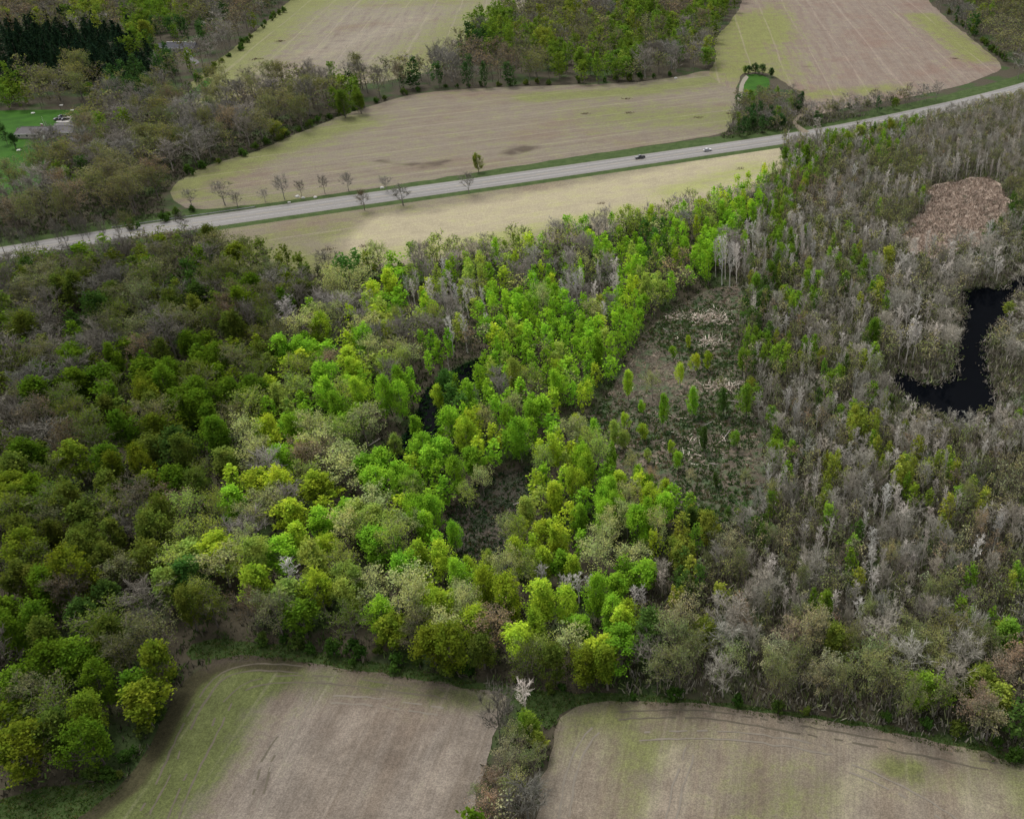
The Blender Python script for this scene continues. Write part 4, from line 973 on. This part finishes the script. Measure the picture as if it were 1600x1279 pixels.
for t in single:
    H, R, tm, cm = random.choice(PROTO[t['kind']])
    o = link(NAME[t['kind']], None); o.location = (t['X'], t['Y'], 0)
    o.rotation_euler = (random.gauss(0, .03), random.gauss(0, .03), random.uniform(0, 6.28))
    o.scale = (t['R'] / R, t['R'] / R * random.uniform(.9, 1.1), t['H'] / H)
    tag(o, t['label'], 'tree', GROUP[t['kind']])
    tr = link('trunk', tm, o); cr = link('crown', cm, o)
    c = tint(t); cr.color = (*c, 1)
    tc = c * 1.05 if t['kind'] in ('pale', 'bare') else np.array((.115, .10, .085)) * (1.35 if t['z'] == 'plot' else .9)  # plot trunks carry the same painted brightening
    tr.color = (*tc, 1)
MASSLABEL = {'leafy': 'mass of green leafy trees filling the farther woods', 'budding': 'mass of half-leafed olive trees filling the woods', 'bare': 'mass of bare grey-brown trees filling the woods', 'pale': 'mass of thin whitish bare stems in the young wood', 'conifer': 'rest of the dark conifer stand'}
tri = np.array([[math.cos(a), math.sin(a), 0] for a in (0, 2.09, 4.19)])
for k, L in mass.items():
    if not L: continue
    VQ, CQ, MI = [], [], []
    for t in L:
        q, tone, ntw = random.choice(LOD[k]); a = random.uniform(0, 6.28); ca, sa = math.cos(a), math.sin(a)
        rot = np.array([[ca, -sa, 0], [sa, ca, 0], [0, 0, 1]])
        qq = (q * [t['R'], t['R'], t['H']]) @ rot.T + [t['X'], t['Y'], 0]
        c = tint(t); col = tone[:, None] * c
        if ntw: col[-ntw:] = np.array((.11, .095, .075)) * tone[-ntw:, None]
        mi = np.zeros(len(q), int)
        if ntw: mi[-ntw:] = 1
        if k in ('bare', 'pale'): mi[:] = 1
        b0 = tri * .2 * t['H'] / 13 + [t['X'], t['Y'], 0]; b1 = tri * .05 + [t['X'], t['Y'], t['H'] * .85]
        tq = np.stack([np.stack([b0[i], b0[(i + 1) % 3], b1[(i + 1) % 3], b1[i]]) for i in range(3)])
        VQ += [qq, tq]; tc = c if k in ('pale', 'bare') else np.array((.11, .095, .08))
        CQ += [np.repeat(col, 4, 0), np.tile(tc, (12, 1))]; MI += [mi, np.ones(3, int)]
    q = np.concatenate(VQ); me = mesh_np(NAME[k][:-5] + '_woodland', q.reshape(-1, 3), np.arange(len(q) * 4).reshape(-1, 4), [LEAF, TWIG], np.concatenate(CQ), np.concatenate(MI))
    o = link(NAME[k][:-5] + '_woodland', me); tag(o, MASSLABEL[k], kind='stuff'); o['category'] = 'woodland'
print('TREES', {k: (sum(t['kind'] == k for t in TREES), sum(t['kind'] == k for t in single)) for k in NAME})

# ------------------------------------------------------------------ shrubs along the wood edges
EDGES = [([(300, 272), (400, 234), (500, 192), (600, 157), (650, 144)], 9, 'tree belt by the middle field'), ([(700, 138), (800, 133), (900, 130), (1000, 125), (1060, 117)], 8, 'foot of the far green wood'), ([(1290, 172), (1340, 168), (1400, 160)], 6, 'roadside copse under bare trees'),
         ([(270, 1062), (244, 1112), (222, 1160), (190, 1205), (140, 1226)], 2.0, 'near field\'s curved edge'), ([(1010, 1086), (1100, 1093), (1180, 1103), (1300, 1118), (1400, 1134), (1500, 1152), (1590, 1176)], 4.5, 'pale field\'s upper edge'),
         ([(420, 1000), (520, 1020), (640, 1042), (760, 1063), (880, 1078)], 3.4, 'grass strip under the wood'), ([(300, 395), (400, 418), (500, 430)], 8, 'strip field\'s lower edge'), ([(560, 424), (700, 408), (850, 388), (1000, 354)], 8, 'stubble field\'s lower edge'), ([(1480, 22), (1530, 62), (1570, 96)], 9, 'upper field\'s right edge'), ([(262, 168), (310, 128), (370, 80), (440, 20)], 16, 'far field\'s left edge'), ([(200, 358), (300, 330), (260, 345)], 8, 'bank behind the guardrail')]  # the field after the strip field is its stretch painted brighter
for line, step, where in EDGES:
    w = smooth_line([G(*p) for p in line], False, step); n = 0
    for p in w:
        if random.random() < .15: continue
        X, Y = p + rng.normal(0, 1.0, 2); k = random.randrange(4); n += 1
        o = link('shrub', None); o.location = (X, Y, 0); s = random.uniform(.6, 1.25) * (1.5 if Y > 380 else 1); o.scale = (s, s, s * random.uniform(.8, 1.2)); o.rotation_euler = (0, 0, random.uniform(0, 6.28))
        c = np.array(random.choice([(.035, .080, .014), (.045, .095, .016), (.06, .10, .02), (.085, .12, .022)])) * random.uniform(.8, 1.2)
        tag(o, f"{'large' if s > 1.25 else 'low'} green shrub, {(ORD[n - 1].replace(' closest', '').replace('closest', 'first') + ' in the row') if n <= 20 else 'past the twentieth'} along the {where}", 'shrub', 'green shrubs along the wood edges')
        cr = link('crown', SHRUB[k][0], o); cr.color = (*c, 1); link('stem', SHRUB[k][1], o)

# ------------------------------------------------------------------ ground cover that nobody could count
def tufts(name, X, Y, hmin, hmax, nq, wid, cols, wts, label, upright=.7, seed=1, mat=TWIG):
    r = np.random.default_rng(seed); n = len(X)
    ci = r.choice(len(cols), n, p=np.array(wts) / sum(wts)); C = np.array(cols)[ci] * r.uniform(.6, 1.4, (n, 1))
    h = r.uniform(hmin, hmax, n)
    base = np.repeat(np.stack([X, Y, np.zeros(n)], 1), nq, 0); H = np.repeat(h, nq)[:, None]
    d = unit(r.normal(size=(n * nq, 3)) * [1, 1, .3] * (1 - upright) + [0, 0, upright]); s = unit(np.cross(d, rdirs(r, n * nq)))
    p = base + r.normal(0, 1, base.shape) * [.35, .35, 0] * H; L = H * r.uniform(.5, 1.1, H.shape); w = wid * H * r.uniform(.6, 1.3, H.shape)
    e = p + d * L
    q = np.stack([p - s * w, p + s * w, e + s * w * .5, e - s * w * .5], 1)
    me = mesh_np(name, q.reshape(-1, 3), np.arange(len(q) * 4).reshape(-1, 4), [mat], np.repeat(np.repeat(C, nq, 0) * r.uniform(.75, 1.25, (n * nq, 1)), 4, 0))
    o = link(name, me); tag(o, label, kind='stuff'); return o
def inview(X, Y, m=100):
    px, py = P(X, Y); return (px > -m) & (px < 1600 + m) & (py > -30) & (py < 1279 + m)
r_ = np.random.default_rng(5); X = r_.uniform(-460, 260, 330000); Y = r_.uniform(80, 580, 330000)
k = inview(X, Y); X, Y = X[k], Y[k]; k = ~blocked(X, Y); X, Y = X[k], Y[k]
# thicker brush in the young right-hand wood
(x0, y0), (x1, y1) = PLOT[3], PLOT[2]; rt = (x1 - x0) * (Y - y0) - (y1 - y0) * (X - x0) < 0
k = rt | (r_.uniform(size=len(X)) < .62); X, Y, rt = X[k], Y[k], rt[k]
tufts('undergrowth', X[rt], Y[rt], .7, 2.4, 5, .09, [(.195, .178, .140), (.155, .142, .108), (.160, .175, .082), (.105, .138, .042), (.24, .225, .185), (.09, .083, .06)], [27, 20, 20, 14, 10, 9], 'grey-brown brushy undergrowth of the young wood', .75, 2)
tufts('undergrowth', X[~rt], Y[~rt], .4, 1.6, 5, .11, [(.055, .05, .036), (.04, .065, .018), (.085, .075, .055), (.06, .095, .022)], [28, 28, 20, 24], 'dark weedy undergrowth beneath the leafy wood', .65, 3)
def scatter(poly, n, seed):
    r = np.random.default_rng(seed); p = np.array(poly); lo, hi = p.min(0), p.max(0)
    X = r.uniform(lo[0], hi[0], n); Y = r.uniform(lo[1], hi[1], n); k = inside(poly, X, Y); return X[k], Y[k]
WM, WC, WR, WK = ([G(*p) for p in q] for q in (MARSH, CLEAR, REED, CREEK))
X, Y = scatter(WM, 16000, 1)
n1 = np.sin(X * .13 + 1) + np.sin(Y * .11) + np.sin((X + Y) * .07) + np.random.default_rng(4).normal(0, .7, len(X))
gk = n1 > -.25
tufts('marsh_plants', X[gk], Y[gk], .35, 1.0, 6, .2, [(.032, .062, .022), (.045, .085, .030), (.065, .10, .036), (.09, .075, .05)], [28, 30, 22, 20], 'dark green tussocks of the open marsh', .5, 6, LEAF)
tufts('dead_reeds', X[~gk], Y[~gk], .5, 1.5, 4, .07, [(.20, .155, .115), (.31, .25, .20), (.12, .08, .055), (.075, .052, .038)], [34, 24, 24, 18], 'broken brown reeds lying across the marsh', .12, 7)
X, Y = scatter(WC, 4200, 2); k = np.random.default_rng(1).uniform(size=len(X)) < .5
tufts('marsh_plants', X[k], Y[k], .3, .9, 5, .2, [(.018, .045, .018), (.03, .06, .022), (.05, .045, .03)], [40, 30, 30], 'dark weeds in the brown clearing inside the wood', .5, 8, LEAF)
tufts('dead_reeds', X[~k], Y[~k], .4, 1.2, 3, .06, [(.10, .075, .058), (.18, .145, .118), (.05, .035, .027)], [36, 12, 52], 'brown litter of sticks in the clearing inside the wood', .1, 9)
X, Y = scatter(WR, 14000, 3)
tufts('dead_reeds', X, Y, .5, 1.4, 4, .09, [(.32, .25, .20), (.26, .195, .155), (.38, .31, .255), (.07, .065, .04)], [40, 26, 24, 10], 'standing pinkish dry reeds of the reed bed', .7, 10)
X, Y = scatter(WK, 2600, 4); e = (polyedge(WK, X, Y) < 2.6) | (np.random.default_rng(8).uniform(size=len(X)) < .3); X, Y = X[e], Y[e]
tufts('marsh_plants', X, Y, .4, 1.2, 5, .2, [(.015, .04, .016), (.025, .06, .02)], [1, 1], 'dark waterside weeds lining the creek', .5, 11, LEAF)
pe = smooth_line([G(*p) for p in POND], True, .5); r9 = np.random.default_rng(9); pe = np.concatenate([pe + r9.normal(0, 1.3, pe.shape) for _ in range(3)])
tufts('shore_brush', pe[:, 0], pe[:, 1], .4, 1.8, 4, .08, [(.19, .17, .14), (.12, .105, .08), (.075, .095, .035), (.26, .24, .21)], [34, 26, 24, 16], 'grey brush and dead twigs ringing the black pond', .55, 14)
heap = []
for (cx, cy, rx, ry, n, s) in ((1105, 497, 36, 10, 620, 21), (1135, 603, 30, 8, 380, 22), (1112, 535, 26, 7, 260, 23), (1060, 495, 16, 5, 110, 24), (1090, 700, 40, 40, 160, 25)):
    r = np.random.default_rng(s); a = r.normal(0, .5, (n, 2)); g_ = np.array([G(cx + u * rx, cy + v * ry) for u, v in a]); heap.append(g_)
g_ = np.concatenate(heap)
tufts('driftwood', g_[:, 0], g_[:, 1], 1.2, 3.2, 2, .045, [(.46, .39, .32), (.36, .29, .235), (.55, .49, .42)], [40, 35, 25], 'pale broken driftwood and reeds heaped in the marsh', .06, 12)
GX, GY = [], []
for nm, p in SHAPES:
    if nm == 'grass_strip' and p[:, 1].max() < 250:
        a_, b_ = scatter(p, int(6 * (p[:, 0].max() - p[:, 0].min()) * (p[:, 1].max() - p[:, 1].min())), 31); GX.append(a_); GY.append(b_)
GX = np.concatenate(GX)[:26000]; GY = np.concatenate(GY)[:26000]; kk = inview(GX, GY); GX, GY = GX[kk], GY[kk]
tufts('grass', GX, GY, .18, .6, 4, .16, [(.030, .062, .010), (.050, .085, .016), (.075, .090, .028), (.11, .095, .055)], [36, 30, 22, 12], 'rough tufted grass along the wood edge by the near fields', .6, 33, LEAF)
# weeds in the sunk wet spots of the fields
for i, (px, py, s, lb) in enumerate([(512, 390, 1.6, 'dark weed tuft in the dull corner of the strip field'), (568, 385, 1.3, 'dark weed tuft near the lowest corner of the brightened strip'), (940, 318, 1.3, 'brown weed tuft at the lower edge of the brightened strip'), (1157, 264, 1.4, 'reddish weed tuft near the upper corner of the brightened strip'), (978, 155, 1.8, 'uppermost dark weed tuft in the middle field'), (915, 178, 1.7, 'dark weed tuft alone in the middle of the middle field'), (982, 177, 1.7, 'dark weed tuft at the end of a wheeling in the middle field'), (1092, 184, 1.8, 'dark weed tuft towards the copse end of the middle field'), (1138, 178, 1.6, 'dark weed tuft beside the copse'), (437, 65, 2.6, 'upper dark weed tuft on the far field\'s green side'), (402, 93, 2.6, 'lower dark weed tuft on the far field\'s green side'), (1492, 92, 1.8, 'small dark weed tuft near the right end of the upper field')]):
    r = np.random.default_rng(70 + i); n = 70; c0 = G(px, py)
    p = np.stack([r.normal(0, 1.1 * s, n), r.normal(0, .8 * s, n), np.zeros(n)], 1); d = unit(r.normal(size=(n, 3)) * [1, 1, .2] * .7 + [0, 0, 1]); q = ribbon(p * .8, d, r.uniform(.2, .8, (n, 1)) * s * .5, .09 * s, r)
    me = mesh_np('weed_tuft', q.reshape(-1, 3), np.arange(n * 4).reshape(-1, 4), [TWIG], np.repeat(np.array((.115, .082, .058)) * r.uniform(.6, 1.5, (n, 1)), 4, 0))
    o = link('weed_tuft', me); o.location = (c0[0], c0[1], .1); tag(o, lb, 'weeds', 'dark weed tufts in the fields')
# fallen trunks and the standing snag
M_DEAD = plain('dead_wood', (.30, .27, .24), .95, .1, .3, 1.5)
for i, (a, b, rad, lb) in enumerate([((802, 790), (826, 782), .16, 'pale fallen log lying across the upper clearing'), ((775, 895), (792, 912), .15, 'fallen log at the lower rim of the brown clearing'), ((1128, 690), (1142, 672), .14, 'grey fallen log by the marsh\'s right side'), ((1110, 725), (1122, 728), .12, 'small fallen log on the lower marsh'), ((576, 698), (596, 686), .2, 'whitish leaning log above the black creek'), ((1138, 627), (1156, 630), .14, 'pale log beside the lower driftwood'), ((1148, 493), (1164, 494), .14, 'pale log poking out of the upper driftwood heap'), ((1036, 514), (1044, 520), .12, 'short pale log at the marsh\'s upper side'), ((1112, 660), (1098, 668), .12, 'thin grey log in the middle of the marsh'), ((1190, 520), (1200, 512), .12, 'thin log among the brush right of the marsh')]):
    p, q = G(*a), G(*b); m = MB(); dx, dy = q[0] - p[0], q[1] - p[1]
    m.tube([(0, 0, .35), (dx * .5, dy * .5, .42), (dx, dy, .5)], [rad, rad * .8, rad * .35], 6)
    for u, s in ((.4, 1), (.6, -1), (.8, 1)):
        m.tube([(dx * u, dy * u, .42), (dx * u + dx * .1 - s * dy * .16, dy * u + dy * .1 + s * dx * .16, .95)], [rad * .4, rad * .12], 4)
    o = m.build('fallen_log', M_DEAD); o.location = (p[0], p[1], 0); tag(o, lb, 'log', 'fallen logs in the wet clearings')
m = MB(); m.tube([(0, 0, -.1), (.1, 0, 3), (.0, .1, 6), (.2, 0, 9.5)], [.2, .17, .13, .06], 6)
for z_, a_ in ((5, .4), (6.5, 2.6), (7.6, 4.5), (3.6, 5.2)): m.tube([(.1, 0, z_), (.1 + .9 * math.cos(a_), .9 * math.sin(a_), z_ + .5)], [.06, .02], 4)
o = m.build('dead_snag', M_DEAD); x, y = G(705, 598); o.location = (x, y, 0); tag(o, 'single whitish branchless snag standing by the black creek', 'snag')
